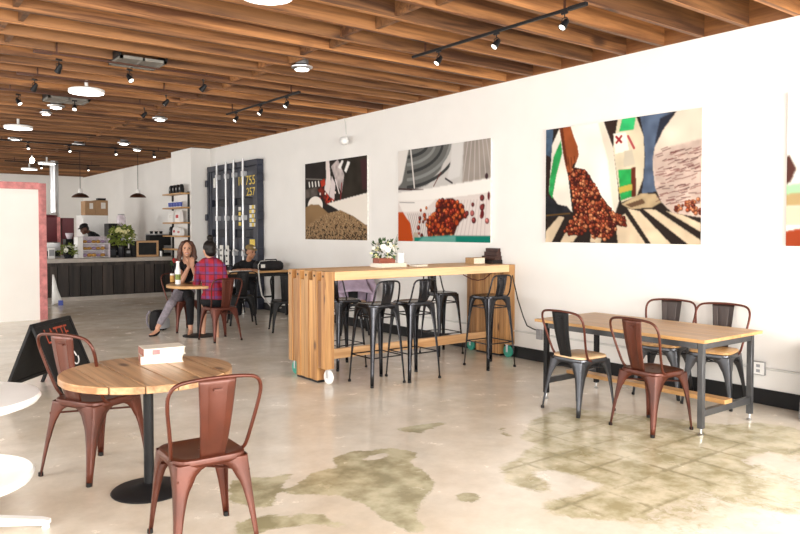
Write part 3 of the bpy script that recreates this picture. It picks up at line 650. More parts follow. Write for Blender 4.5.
# ================================================================ tall bar table of stacked boards on casters
bt = thing('bar_table', 'tall wooden bar table of thick boards on casters, set against the wall', 'table', (4.955, 6.30, 0))
x0, x1, ya, yb = -1.33, 1.284, -.37, .37; nb = 9; wb = (yb-ya)/nb
top = MB()
for i in range(nb):
    y0 = ya+i*wb; odd = i % 2
    top.b2(x0+(.055 if odd else .105), x1-(.012 if odd else .095), y0+.001, y0+wb-.001, 1.012, 1.100-(.003 if odd else 0))
top.build('tabletop', M['firx'], bt, bevel=.003, seg=1)
def leg_panel(xa, xb, sgn):
    mb = MB()
    for i in range(nb):
        y0 = ya+i*wb; odd = i % 2; low = .022 if 2 <= i <= 6 else .152
        d = .009 if odd else 0
        mb.b2(xa+(d if sgn < 0 else 0), xb-(d if sgn > 0 else 0), y0+.001, y0+wb-.001, low, 1.010 if odd else 1.100)
    lp = mb.build('leg_panel', M['fir'], bt, bevel=.003, seg=1)
    for i in range(0, nb, 2):
        y = ya+(i+.5)*wb; xx = xa if sgn < 0 else xb
        MB().lathe([(.011, -.002), (.013, .003), (.0, .004)], 8, (xx, y, 1.056), Matrix.Rotation(-PI/2 if sgn < 0 else PI/2, 3, 'Y')).build('bolt', M['black'], lp)
    MB().b2(xa+.01, xb-.01, ya+2*wb+.002, ya+7*wb-.002, 0, .022).build('foot_rail', M['black'], lp)
leg_panel(x0, x0+.10, -1); leg_panel(x1-.09, x1, 1)
MB().b2(x0+.10, x1-.09, -.06, -.015, .185, .285).build('stretcher', M['firx'], bt, bevel=.003, seg=1)
for cx_, sgn in ((x0+.065, 1), (x1-.06, -1)):
    for cy_ in (ya+.05, yb-.05):
        light = cx_ < 0 and cy_ < 0
        c = MB().b2(cx_-.025, cx_+.025, cy_-.03, cy_+.03, .146, .152).b2(cx_-.024, cx_-.020, cy_-.014, cy_+.014, .06, .147).b2(cx_+.020, cx_+.024, cy_-.014, cy_+.014, .06, .147).build('caster', M['steel'], bt)
        tag(MB().lathe([(.020, -.017), (.063, -.017), (.070, -.010), (.070, .010), (.063, .017), (.020, .017)], 24, (cx_, cy_, .070), Matrix.Rotation(PI/2, 3, 'Y')).build('wheel', M['white'] if light else M['green'], c), 'white caster wheel' if light else 'green caster wheel')
# ================================================================ rectangular table
dt = thing('dining_table', 'rectangular wooden table on a grey steel frame with four chairs', 'table', (5.3, 3.55, 0))
tb = MB()
for i in range(5): tb.b2(-.44+i*.172, -.44+(i+1)*.172-.001, -.785, .83, .685, .710)
tb.build('tabletop', M['maple'], dt, bevel=.002, seg=1)
for x in (-.385, .325):
    for y in (-.735, .735):
        l = MB().b2(x-.02, x+.02, y-.02, y+.02, .055, .684).build('leg', M['tframe'] if y < 0 else M['black'], dt, bevel=.002, seg=1)
        MB().lathe([(.02, 0), (.022, .012), (.010, .018), (.010, .056)], 12, (x, y, 0)).build('leveling_foot', M['steel'], l)
ap = MB()
for y in (-.735, .735): ap.b2(-.36, .30, y-.018, y+.018, .635, .684); ap.b2(-.36, .30, y-.018, y+.018, .14, .19)
for x in (-.385, .325): ap.b2(x-.018, x+.018, -.71, .71, .635, .684)
ap.build('steel_frame', M['tframe'], dt, bevel=.002, seg=1)
MB().b2(-.09, .02, -.755, .755, .19, .222).build('stretcher', M['maple'], dt, bevel=.002, seg=1)
# ================================================================ round plank table
da = onz(127, 386, .7)-onz(88, 365, .7); ang = math.atan2(da.y, da.x)
rt = thing('round_table', 'round wooden plank table on a black pedestal with two books on it', 'table', (1.345, 4.145, 0), ang)
tp = MB(); Rt = .47; cuts = [-.47, -.315, -.16, 0.0, .155, .31, .47]
for y0, y1 in zip(cuts[:-1], cuts[1:]):
    y0 += .0025; y1 -= .0025; pts = []
    a0, a1 = math.asin(max(-1, y0/Rt)), math.asin(min(1, y1/Rt))
    for k in range(13): t = a0+(a1-a0)*k/12; pts.append((Rt*math.cos(t), Rt*math.sin(t)))
    for k in range(13): t = a1+(a0-a1)*k/12; pts.append((-Rt*math.cos(t), Rt*math.sin(t)))
    q = [pts[0]]
    for p in pts[1:]:
        if (Vector(p)-Vector(q[-1])).length > 2e-3: q.append(p)
    if (Vector(q[0])-Vector(q[-1])).length < 2e-3: q.pop()
    tp.prism(q, .662, .702)
tp.build('tabletop', M['plank'], rt, bevel=.004)
MB().lathe([(.0, .012), (.028, .012), (.028, .64), (.05, .645), (.05, .655), (0, .655)], 20).build('pedestal', M['black'], rt)
MB().lathe([(.0, .655), (.16, .655), (.16, .6615), (0, .6615)], 20).build('top_plate', M['black'], rt)
MB().lathe([(0, 0), (.205, 0), (.21, .006), (.20, .016), (.10, .026), (.05, .045), (.03, .05), (0, .05)], 32).build('base', M['black'], rt)
def book(label, c, dims, rz, cover, grp=None, spine=None, z=0):
    w_, d_, h_ = dims; r = thing('book', label, 'book', (c[0], c[1], z), rz, grp)
    e = .004
    MB().b2(-w_/2, w_/2, -d_/2, d_/2, 0, e).b2(-w_/2, w_/2, -d_/2, d_/2, h_-e, h_).b2(-w_/2, -w_/2+e, -d_/2, d_/2, e, h_-e).build('cover', cover, r, bevel=.001, seg=1)
    MB().b2(-w_/2+e, w_/2-.006, -d_/2+.006, d_/2-.006, e, h_-e).build('pages', M['page'], r)
    if spine: MB().b2(-w_/2-.0008, -w_/2, -d_/2*.25, d_/2*.1, h_*.2, h_*.8).build('spine_label', spine, r)
    return r
bx = onz(161, 361, .702)
for i, (lab, off, rz, cov) in enumerate((('lower cream and brown book on the round plank table', 0, -.24, M['bookw']), ('upper cream book with a red mark, lying on another on the round plank table', .010, -.12, M['bookw']))):
    z = .7022+i*.0455; b = book(lab, (bx.x+off, bx.y+off), (.245, .17, .045), rz, cov, 'books on the round table', None, z)
    MB().b2(-.1240, -.1228, -.084, .084, .002, .043).build('spine_label', M['bookb'], b)
    MB().b2(-.122, .105, -.0862, -.0851, .003, .042).build('page_wrapper', M['bookw'], b)
    if i: MB().b2(-.075, -.03, -.0870, -.0862, .008, .038).build('red_mark', M['pink'], b)
# ================================================================ white pedestal table at the picture edge
wt = thing('pedestal_table', 'glossy white round pedestal table with low tray and star base', 'table', (.365, 4.17, 0))
MB().lathe([(0, .615), (.36, .615), (.405, .63), (.42, .65), (.41, .668), (.38, .672), (0, .672)], 48).build('tabletop', M['white'], wt)
MB().lathe([(.045, .08), (.032, .12), (.028, .3), (.03, .56), (.06, .615)], 20).build('pedestal', M['white'], wt)
tr = MB().lathe([(.03, .215), (.30, .215), (.375, .235), (.385, .262), (.375, .275), (.35, .262), (.29, .235), (.03, .232)], 40)
tr.build('tray', M['white'], wt)
for k in range(4):
    a = R(-30+90*k); d = Vector((math.cos(a), math.sin(a), 0)); n_ = Vector((-d.y, d.x, 0)); mb = MB()
    rows = []
    for t, hw, zz, hh in ((.03, .045, .06, .05), (.2, .032, .048, .036), (.43, .026, .036, .026), (.475, .02, .03, .02)):
        c = d*t; rows.append([c+n_*hw+Vector((0, 0, zz-hh*.5)), c+n_*hw*.8+Vector((0, 0, zz+hh*.6)), c-n_*hw*.8+Vector((0, 0, zz+hh*.6)), c-n_*hw+Vector((0, 0, zz-hh*.5))])
    mb.rows(rows, True); mb.add(rows[0], [(0, 1, 2, 3)]); mb.add(rows[-1], [(3, 2, 1, 0)])
    l = mb.build('leg', M['white'], wt); c = d*.455
    MB().lathe([(.018, 0), (.02, .004), (.016, .02)], 12, (c.x, c.y, 0)).build('glide', M['white'], l)
# ================================================================ sandwich board
fl, fr_ = Vector((1.48, 6.93, 0)), Vector((1.92, 7.47, 0)); dr = (fr_-fl).normalized(); pr = Vector((dr.y, -dr.x, 0))
rc = (fl+fr_)/2-pr*.27; wd = (fr_-fl).length; hz = .655
sb = thing('sandwich_board', 'black folding sandwich board with orange lettering by the cream panel', 'sign', (rc.x, rc.y, 0), math.atan2(dr.y, dr.x))
def leaf(sgn):
    th = math.atan2(.27, hz); Mx = Matrix.Translation((0, 0, hz)) @ Matrix.Rotation(-sgn*th if False else sgn*-th, 4, 'X')
    ln_ = math.hypot(.27, hz); f = MB(); q = MB()
    def bx(mb, x0, x1, z0, z1, y0, y1):
        o_ = len(mb.v); mb.b2(x0, x1, y0, y1, z0, z1); mb.v[o_:] = [tuple(Mx @ Vector(v)) for v in mb.v[o_:]]
    h = wd/2
    bx(f, -h, -h+.035, -ln_, 0, -.012, .012); bx(f, h-.035, h, -ln_, 0, -.012, .012); bx(f, -h, h, -.035, 0, -.012, .012); bx(f, -h, h, -ln_+.10, -ln_+.135, -.012, .012)
    fo_ = f.build('frame', M['black'], sb); bx(q, -h+.035, h-.035, -ln_+.13, -.03, -.005, .005); q.build('chalkboard', M['slate'], sb)
    return Mx
# local y of the leaf: the lettered one leans out toward -y
Mx = leaf(1); leaf(-1)
def lettering(txt, name, mat, parent, Mloc, size, ext=.0008, align='CENTER'):
    cu = bpy.data.curves.new(name, 'FONT'); cu.body = txt; cu.size = size; cu.align_x = align; cu.align_y = 'CENTER'; cu.extrude = ext
    t = bpy.data.objects.new(name, cu); COL.objects.link(t); dg = bpy.context.evaluated_depsgraph_get()
    me = bpy.data.meshes.new_from_object(t.evaluated_get(dg)); bpy.data.objects.remove(t); me.name = name; me.materials.clear(); me.materials.append(mat)
    me.transform(Mloc); o = bpy.data.objects.new(name, me); COL.objects.link(o); o.parent = parent
    return o
RX = Matrix.Rotation(PI/2, 4, 'X')
lettering('LATTE', 'lettering', M['orange'], sb, Mx @ Matrix.Translation((.0, -.0065, -.15)) @ RX @ Matrix.Diagonal((1, 1.35, 1, 1)), .15)
ck = MB()
for k in range(4): ck.tube([Mx @ Vector((.12+.07*math.cos(t*.5+k*1.4)*(1-.12*k), -.007, -.40-.07*math.sin(t*.5+k*1.4))) for t in range(5)], .007, 6)
ck.build('chalk_drawing', M['white'], sb)
# ================================================================ cream panel with weathered pink frame
pn = thing('framed_panel', 'tall cream panel in a weathered pink wooden frame', 'panel', (1.5, 13.29, 0))
MB().b2(-1.15, 1.015, -.02, .02, 0, 2.185).build('panel_face', M['panelw'], pn)
fr2 = MB().b2(1.015, 1.13, -.05, .05, 0, 2.29).b2(-1.15, 1.016, -.05, .05, 2.185, 2.30); fr2.build('frame', M['pink'], pn, bevel=.004)
gb_ = onz(58, 305.5); cl = thing('banner', 'white cloth banner with blue corner propped behind the pink frame', 'banner', (gb_.x, gb_.y, 0), R(-30))
MB().rows([[Vector((-.10, 0, .62)), Vector((-.075, .02, .62))], [Vector((-.11, 0, .3)), Vector((.0, .02, .3))], [Vector((-.12, 0, 0.004)), Vector((.075, .03, .09))]]).build('cloth', M['white'], cl, solid=.006)
MB().b2(.0, .085, .015, .05, 0.0, .10).build('corner_tab', M['blue'], cl)
# ================================================================ things on the bar table
BZ = 1.1003
p = onz(389, 267, 1.1); book('long white book beneath the flower box on the bar table', (p.x, p.y), (.36, .20, .045), .05, M['bookw'], 'books on the bar table', None, BZ)
p2 = onz(416, 266.5, 1.1); book('thin white book lying beside the flower box on the bar table', (p2.x+.04, p2.y), (.17, .13, .022), .1, M['bookw'], 'books on the bar table', None, BZ)
fb = thing('flower_box', 'brown wooden flower box with white blooms standing on a white book', 'plant', (p.x-.06, p.y+.01, BZ+.0452))
MB().b2(-.11, .11, -.06, .06, 0, .055).build('planter', M['bookb'], fb, bevel=.003)
def leaves(n, cen, rad, size, seed, up=.3, zmin=-9):
    rg = random.Random(seed); mb = MB()
    for _ in range(n):
        d = Vector((rg.gauss(0, 1), rg.gauss(0, 1), rg.gauss(up, 1))).normalized(); c = Vector(cen)+Vector((d.x*rad[0], d.y*rad[1], d.z*rad[2]))*(.45+.55*rg.random())
        c.z = max(c.z, zmin)
        u = (d+Vector((rg.gauss(0, .5), rg.gauss(0, .5), rg.gauss(0, .5)))).normalized(); v = u.orthogonal().normalized(); v.rotate(Matrix.Rotation(rg.random()*6.3, 3, u)); l = size*(.7+.6*rg.random()); nn = u.cross(v)
        mb.add([c, c+u*l*.5+v*l*.24+nn*l*.05, c+u*l, c+u*l*.5-v*l*.24+nn*l*.05], [(0, 1, 2, 3)])
    return mb
def blooms(n, cen, rad, size, seed, mat, parent):
    rg = random.Random(seed)
    for _ in range(n):
        d = Vector((rg.gauss(0, 1), rg.gauss(0, 1), abs(rg.gauss(.3, .8)))).normalized(); c = Vector(cen)+Vector((d.x*rad[0], d.y*rad[1], d.z*rad[2]))
        rot = d.to_track_quat('Z', 'Y').to_matrix(); mb = MB(); s_ = size*(.8+.4*rg.random())
        mb.lathe([(.1*s_, -.3*s_), (.7*s_, 0), (s_, .35*s_), (.8*s_, .3*s_), (.45*s_, .08*s_), (.35*s_, .35*s_), (.0, .4*s_)], 10, c, rot)
        mb.build('blossom', mat, parent)
leaves(130, (0, 0, .13), (.16, .10, .12), .055, 3, zmin=.075).build('foliage', M['leafd'], fb)
blooms(12, (0, 0, .12), (.14, .09, .12), .032, 4, M['bloomw'], fb); leaves(40, (0, 0, .14), (.15, .1, .11), .045, 31, zmin=.075).build('pale_foliage', M['bloomy'], fb)
tw = MB()
for k in range(5): tw.tube([(.08, 0, .12), (.13+.02*k, .02*k-.03, .20+.03*(k % 3)), (.16+.02*k, .02*k-.02, .25+.03*(k % 3))], .002, 5)
tw.build('twigs', M['leafd'], fb)
cd = tag(MB().lathe([(0, 0), (.040, 0), (.043, .005), (.043, .105), (.039, .108), (.036, .10), (0, .098)], 20).build('candle_cup', M['white']), 'small white cup beside the flower box on the bar table', 'cup'); cd.location = (p.x+.115, p.y-.055, BZ+.0452)
bs = onz(499, 263.2, 1.1); zz = BZ
for i, (w_, d_, h_, cov, sp_, dx, lab) in enumerate(((.42, .24, .046, 'bookk', 'red', .0, 'black book with red patch at the bottom of the dark stack'), (.37, .23, .046, 'bookd', 'bookt', .015, 'dark book with cream spine above the black and red one'), (.32, .21, .050, 'bookd', 'bookw', .03, 'dark book with white spine patch second from the stack top'), (.29, .20, .042, 'bookd', 'bookt', .04, 'dark brown book topping the stack at the wall end'))):
    b = book(lab, (bs.x+dx*.8, bs.y+dx*.5), (w_, d_, h_), -.05+.03*i, M[cov], 'dark book stack on the bar table', None, zz)
    MB().b2(-w_/2-.0002, w_/2+.0002, -d_/2-.001, -d_/2+.001, .0005, h_-.0005).build('spine', M[cov], b)
    if sp_ != 'red' : MB().b2(.01, w_/2-.002, -d_/2-.0022, -d_/2-.001, .004, h_-.004).build('spine_label', M[sp_], b)
    else: MB().b2(.02, .09, -d_/2-.0022, -d_/2-.001, .006, h_-.006).build('spine_label', M['red'], b)
    zz += h_+.0003
tbk = onz(477, 264, 1.1); book('tan book lying flat beside the dark stack on the bar table', (tbk.x+.02, tbk.y+.05), (.19, .15, .075), 0, M['bookt'], 'books on the bar table', None, BZ)
# ================================================================ cords, conduit, outlets on the picture wall
cdt = MB().tube([(WX-.014, 2.2, .315), (WX-.014, 8.2, .315)], .011, 10); tag(cdt.build('wall_conduit', M['cable']), 'thin grey conduit running low along the white wall', 'conduit')
def outlet(lab, y, z=.315, sc=1):
    r = thing('power_outlet', lab, 'outlet', (WX, y, z), 0, 'wall outlets')
    MB().b2(-.05, -.0265, -.055*sc, .055*sc, -.058, .058).build('box', M['zinc'], r, bevel=.004)
    MB().b2(-.054, -.050, -.05*sc, .05*sc, -.052, .052).build('cover_plate', M['white'] if sc > .9 else M['zinc'], r, bevel=.002)
    for dz in (-.022, .022): MB().b2(-.0555, -.054, -.016, .016, dz-.013, dz+.013).build('socket', M['greyplastic'], r)
outlet('white double outlet on the wall past the rectangular table end', 3.03); outlet('small grey outlet on the wall between bar table and rectangular table', 5.52, .32, .7)
tag(MB().tube([(6.1, 5.84, .98), (6.15, 5.80, .70), (6.18, 5.74, .50), (6.2, 5.70, .40), (6.215, 5.62, .37), (6.215, 5.55, .36), (6.2, 5.52, .345)], .007, 8).build('extension_lead', M['rubber']), 'black power cord dropping from the bar table to the grey outlet', 'cord')
tag(MB().tube([(5.45, 5.97, 1.005), (5.6, 6.0, .95), (5.75, 6.05, .925), (5.9, 6.1, .93), (6.05, 6.15, .985), (6.1, 6.16, 1.005)], .006, 8).build('wire', M['cord']), 'dark red cord sagging beneath the bar table top', 'cord')
# grey bin by the wall at the picture edge
gb = thing('waste_bin', 'tapered grey bin standing by the white wall at the picture edge', 'bin', (6.05, 2.44, 0))
MB().lathe([(0, 0), (.17, 0), (.175, .02), (.135, .58), (.13, .585), (.125, .57), (.16, .03), (0, .03)], 32).build('body', M['greyplastic'], gb)
MB().lathe([(.12, .585), (.139, .582), (.141, .60), (.10, .612), (0, .612)], 32).build('lid', M['greyplastic'], gb)
# small camera on the wall
wc = thing('wall_camera', 'small white camera with cable high on the wall', 'camera', (WX, 9.55, 2.90))
MB().lathe([(0, 0), (.05, 0), (.05, .02), (.02, .03), (0, .03)], 20, (0, 0, 0), Matrix.Rotation(-PI/2, 3, 'Y')).build('mount', M['white'], wc)
MB().limb([(Vector((-.05, -.01, -.005)), .04), (Vector((-.10, -.06, -.005)), .07), (Vector((-.12, -.11, -.005)), .065)]).build('housing', M['white'], wc)
MB().tube([(-.012, .0, .04), (-.012, .015, .15), (-.012, .03, .30), (-.02, .06, .37)], .008, 8).build('cable', M['cable'], wc)
# ================================================================ container doors on the wall
cX = 6.11; cy0, cy1, cz = 12.43, 14.83, 2.855; ym = (cy0+cy1)/2
ct = thing('container_doors', 'pair of dark navy shipping container doors with locking rods against the wall', 'doors', (cX, ym, 0))
W2 = (cy1-cy0)/2
CTD = .133; fm_ = MB().b2(.0, CTD, -W2, W2, 2.74, cz).b2(.0, CTD, -W2, W2, .0, .12).b2(.0, CTD, -W2, -W2+.10, .12, 2.74).b2(0, CTD, W2-.10, W2, .12, 2.74).b2(.11, CTD, -W2+.1, W2-.1, .12, 2.74)
fm_.build('frame', M['navy'], ct, bevel=.008)
for s_ in (1, -1):
    ya_, yb_ = (.012, W2-.105) if s_ > 0 else (-W2+.105, -.012)
    d = MB()
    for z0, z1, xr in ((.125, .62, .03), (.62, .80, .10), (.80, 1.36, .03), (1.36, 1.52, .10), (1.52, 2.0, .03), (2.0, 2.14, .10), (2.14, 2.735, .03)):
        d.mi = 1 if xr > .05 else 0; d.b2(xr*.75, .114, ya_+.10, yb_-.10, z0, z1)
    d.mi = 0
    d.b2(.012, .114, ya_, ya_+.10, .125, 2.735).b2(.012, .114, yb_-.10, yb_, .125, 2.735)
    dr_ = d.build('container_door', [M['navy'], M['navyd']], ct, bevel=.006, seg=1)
    for px in ((217, 226) if s_ > 0 else (233.7, 243)):
        yb = atx(px, 200, cX-.04).y-ym
        rd = MB().tube([(-.04, yb, .05), (-.04, yb, 2.89)], .021, 10).build('locking_rod', M['galv'], ct)
        for z in (.35, 1.05, 1.75, 2.60): MB().b2(-.065, .03, yb-.045, yb+.045, z-.05, z+.05).build('rod_bracket', M['galv'], rd, bevel=.006)
        MB().tube([(-.065, yb, 1.10), (-.075, yb-.10, 1.12), (-.075, yb-.26, 1.10)], .016, 8).build('rod_handle', M['galv'], rd)
    for z in (.4, 1.1, 1.78, 2.5): MB().b2(-.03, .09, s_*(W2+.0)-.05, s_*(W2+.0)+.05, z-.07, z+.07).build('hinge', M['navy'], ct, bevel=.008)
lb = MB()
for q in (-.10, .17): lb.b2(-.10, -.07, q+.12-.09, q+.12+.03, .82, 1.20)
for i_, q in enumerate((.02, .30)):
    b = MB().b2(-.09, -.07, q-.10, q+.06, .78, 1.20).build('lock_plate', M['sticker'], ct, bevel=.01)
    for k in range(3): MB().b2(-.095, -.09, q-.05, q+.01, .86+.11*k, .90+.11*k).build('slot', M['black'], b)
MT = lambda y, z, x=.0105: Matrix(((0, 0, -1, x), (-1, 0, 0, y), (0, 1, 0, z), (0, 0, 0, 1)))
yt = atx(247, 196, cX).y-ym
lettering('10 7551', 'lettering', M['yellow'], ct, MT(yt-.02, 2.46) @ Matrix.Diagonal((1.15, 1, 1, 1)), .25); lettering('257', 'lettering', M['yellow'], ct, MT(yt-.14, 2.24) @ Matrix.Diagonal((1.15, 1, 1, 1)), .22)
def stick(y, z, w_, h_, m): MB().b2(.008, .0225, y-w_/2, y+w_/2, z-h_/2, z+h_/2).build('sticker', M[m], ct)
for k in range(5):
    for c_ in range(3): stick(yt-.13-.1*c_, 1.95-.085*k, .085, .07, 'yellow' if (k+c_) % 2 else 'sticker')
for k in range(4): stick(yt+.36, 1.93-.10*k, .09, .07, 'yellow' if k % 2 else 'sticker')
stick(atx(214, 189, cX).y-ym, 2.5, .10, .20, 'sticker'); stick(yt-.2, 1.22, .22, .22, 'yellow')

# ================================================================ coffee bar and what stands on and behind it
CYF, CT = 16.4, .90
cb = thing('coffee_counter', 'long coffee counter with grey top and dark vertical boards', 'counter', (4.3, CYF, 0))
MB().b2(-1.8, 1.9, -.05, .80, CT-.085, CT).build('countertop', M['concrete'], cb, bevel=.006)
bd = MB()
for i in range(16): bd.b2(-1.75+i*.227, -1.75+i*.227+.215, .0 if i % 2 else .015, .05, .09, CT-.10)
bd.build('front_boards', M['barwood'], cb, bevel=.002, seg=1)
MB().b2(-1.78, 1.88, .06, .75, .0, CT-.09).build('body', M['black'], cb)
MB().b2(-1.78, 1.88, -.012, .06, 0, .085).build('kick_board', M['concrete'], cb)
MB().b2(-1.78, 1.88, -.01, .06, CT-.16, CT-.085).build('top_rail', M['barwood'], cb)
kb = thing('back_counter', 'dark work counter behind the coffee bar', 'counter', (4.6, 18.0, 0))
MB().b2(-1.7, 1.5, 0, .65, 0, .86).build('body', M['black'], kb); MB().b2(-1.72, 1.52, -.02, .67, .86, .90).build('worktop', M['zinc'], kb)
def rect(x0, y0, x1, y1, Y):
    a, b = aty(x0, y1, Y), aty(x1, y0, Y); return a.x, b.x, a.z, b.z
def bgbox(name, label, cat, r, Y, dep, mat, z0=None, group=None, bevel=.01):
    xa, xb, za, zb = rect(*r, Y); za = za if z0 is None else z0
    t = thing(name, label, cat, ((xa+xb)/2, Y, za), 0, group); h = (xb-xa)/2
    MB().b2(-h, h, 0, dep, 0, zb-za).build('body', mat, t, bevel=bevel)
    return t, h, zb-za
# roaster with flue
t, h, H_ = bgbox('coffee_roaster', 'burgundy coffee roaster with tall silver flue behind the bar', 'roaster', (46, 217, 57, 240), 20.0, .7, M['burg'], 0)
xa, xb, za, zb = rect(62, 218, 74, 240, 20.0); ox = t.location.x
MB().b2(xa-ox, xb-ox, 0, .7, .0, zb).build('drum_housing', M['burg'], t, bevel=.01)
xa, xb, za, zb = rect(57.2, 217, 60, 240, 20.0); MB().b2(xa-ox, xb-ox, -.04, .3, .5, zb).build('trim_strip', M['pink'], t)
xa, xb, za, zb = rect(53, 174, 61, 216, 20.0); MB().lathe([((xb-xa)/2, H_), ((xb-xa)/2, 3.56)], 24, ((xa+xb)/2-ox, .3, 0)).build('flue', M['duct'], t)
MB().lathe([((xb-xa)*.56, H_-.02), ((xb-xa)*.56, H_+.08), ((xb-xa)*.5, H_+.12)], 24, ((xa+xb)/2-ox, .3, 0)).build('flue_collar', M['steel'], t)
xa, xb, za, zb = rect(46, 215.5, 58, 218, 19.9); MB().lathe([(.22, H_-.01), (.2, H_+.05), (.05, H_+.07), (0, H_+.07)], 24, (0, .3, 0)).build('hopper_lid', M['burg'], t)
t, h, H_ = bgbox('espresso_machine', 'pale grey espresso machine beside the pink frame', 'coffee machine', (46, 233.5, 60.5, 242.5), 18.1, .45, M['steel'], None)
t.location.z = .9; MB().b2(-h, h, .05, .45, 0, .12).build('base', M['black'], t)
MB().b2(-h*.9, -h*.5, -.004, .0, H_*.3+.0, H_*.62).build('dial_panel', M['black'], t); MB().tube([(-h*.4, -.06, .10), (-h*.4, .02, .14)], .02).build('portafilter', M['black'], t)
t.location.z = .9+.0
for c in t.children:
    if c.name.startswith('body'): c.location.z = .12
t, h, H_ = bgbox('coffee_grinder', 'dark coffee grinder with pale hopper behind the bar flowers', 'grinder', (66, 239, 76, 256), 18.15, .3, M['black'], .9)
MB().lathe([(.05, H_), (.09, H_+.12), (.09, H_+.14), (0, H_+.14)], 16, (0, .15, 0)).build('hopper', M['acryl'], t)
t, h, H_ = bgbox('coffee_brewer', 'tall black coffee brewer behind the large bouquet', 'coffee machine', (109, 223.5, 117.5, 245), 18.1, .4, M['black'], .9); MB().b2(-h*.7, h*.7, -.05, 0, H_*.1, H_*.16).build('drip_tray', M['steel'], t)
t, h, H_ = bgbox('batch_grinder', 'black grinder under the clear jug behind the bouquet', 'grinder', (118.5, 226, 128, 245), 18.1, .35, M['black'], .9); MB().b2(-h*.5, h*.5, -.03, 0, H_*.5, H_*.6).build('spout', M['steel'], t)
jx, jz = t.location.x, .9+H_; t = thing('water_jug', 'pale clear jug standing high behind the large bouquet', 'jug', (jx, 18.25, jz+.0005)); MB().lathe([(0, 0), (.10, 0), (.11, .02), (.10, .22), (.07, .27), (.065, .27), (.09, .21), (.10, .03), (0, .01)], 24).build('body', M['acryl'], t); MB().lathe([(.0, .27), (.08, .27), (.08, .29), (0, .29)], 20).build('lid', M['greyplastic'], t)
# tall white fridge with boxes on top
t, h, H_ = bgbox('fridge', 'tall white fridge behind the barista with boxes on top', 'fridge', (83, 215.5, 108, 300), 19.2, .6, M['white'], 0)
MB().b2(-h+.02, h-.02, -.03, -.002, .1, H_-.03).build('door', M['white'], t, bevel=.008); MB().tube([(h-.08, -.06, .9), (h-.08, -.06, 1.4)], .012).build('handle', M['steel'], t)
fz = H_
for lab, r in (('cardboard box on the white fridge, the one next to the pendant lamp', (85, 201, 95, 215)), ('wider cardboard box with white label on the white fridge', (95.3, 200.5, 108, 215))):
    t, h, H_ = bgbox('cardboard_box', lab, 'box', r, 19.3, .4, M['card'], fz, 'cardboard boxes on the fridge')
    MB().b2(-h*.1, h*.6, -.003, 0, H_*.45, H_*.85).build('label', M['tape'], t); MB().b2(-h, h, .18, .22, H_, H_+.002).build('tape', M['tape'], t)
    bz_ = fz+H_
xa, xb, za, zb = rect(98, 198, 106, 200.5, 19.4); tr_ = tag(MB().b2(xa, xb, 19.4, 19.6, bz_+.003, bz_+.06).build('tray', M['black'], bevel=.01), 'flat black tray lying on the wider cardboard box', 'tray')
# pastry case
xa, xb, za, zb = rect(78, 236.5, 110, 257, 16.62); hh = zb-CT; hw = (xb-xa)/2
pc = thing('pastry_case', 'clear pastry case with pastries standing on the coffee counter', 'display case', ((xa+xb)/2, 16.62, CT))
MB().b2(-hw, -hw+.11, 0, .36, 0, hh).build('end_panel', M['white'], pc, bevel=.008); MB().b2(-hw, hw, .33, .36, 0, hh).build('back_panel', M['acryl'], pc)
MB().b2(-hw, hw, 0, .36, hh-.015, hh).build('top_panel', M['acryl'], pc); MB().b2(hw-.03, hw, 0, .36, 0, hh).build('end_panel', M['acryl'], pc)
for k in range(3): MB().b2(-hw+.1, hw-.03, .02, .33, hh*(.02+.32*k), hh*(.02+.32*k)+.012).build('shelf', M['white'], pc)
rg = random.Random(5); k = 0
for lv in range(3):
    for i in range(5):
        q = tag(MB().ball((0, 0, 0), (.045+.01*rg.random(), .04, .03+.012*rg.random())).build('pastry' if (i+lv) % 3 else 'wrapped_pastry', M['pastry'] if (i+lv) % 3 else M['lilac']), '', '')
        q.location = (pc.location.x-hw+.17+i*(2*hw-.26)/4.4, 16.62+.12, CT+hh*(.02+.32*lv)+.014+.034)
        q['label'] = '%s on the %s case shelf, %s' % ('golden pastry' if (i+lv) % 3 else 'lilac wrapped pastry', ('bottom', 'middle', 'top')[lv], ('next to the white end panel', 'second from the white end panel', 'in the middle of the row', 'second from the vase end', 'at the vase end')[i]); q['category'] = 'pastry'; q['group'] = 'pastries in the display case'
# flowers on the counter
vx = aty(121, 250, 16.6); vs = thing('flower_vase', 'dark vase with large yellow green bouquet on the coffee counter', 'plant', (vx.x, 16.6, CT))
MB().lathe([(0, 0), (.055, 0), (.06, .02), (.072, .18), (.078, .27), (.066, .29), (.06, .27), (0, .26)], 20).build('vase', M['glassd'], vs)
leaves(260, (.03, .02, .46), (.27, .22, .24), .10, 11, zmin=.29).build('foliage', M['leaf'], vs); blooms(24, (.03, .0, .48), (.24, .2, .2), .05, 12, M['bloomy'], vs)
v2 = aty(69, 252, 16.6); v2t = thing('flower_bowl', 'low dark bowl of pale flowers on the counter beside the pastry case', 'plant', (v2.x, 16.62, CT))
MB().lathe([(0, 0), (.08, 0), (.11, .08), (.10, .09), (0, .07)], 20).build('bowl', M['glassd'], v2t); leaves(140, (0, 0, .17), (.20, .12, .13), .07, 21, zmin=.09).build('foliage', M['leaf'], v2t); blooms(11, (0, -.03, .16), (.17, .1, .1), .04, 22, M['bloomw'], v2t)
t, h, H_ = bgbox('tablet_till', 'white tablet till on the counter next to the pink frame', 'till', (48.5, 248, 55, 257), 16.6, .05, M['white'], CT); MB().b2(-h*.8, h*.8, -.004, 0, .06, H_*.85).build('screen', M['greyplastic'], t)
t, h, H_ = bgbox('napkin_holder', 'black napkin box on the counter, left of the dark vase', 'box', (110, 248, 116.5, 257), 16.66, .14, M['black'], CT); MB().b2(-h*.7, h*.7, -.003, 0, .05, H_*.8).build('opening', M['navyd'], t)
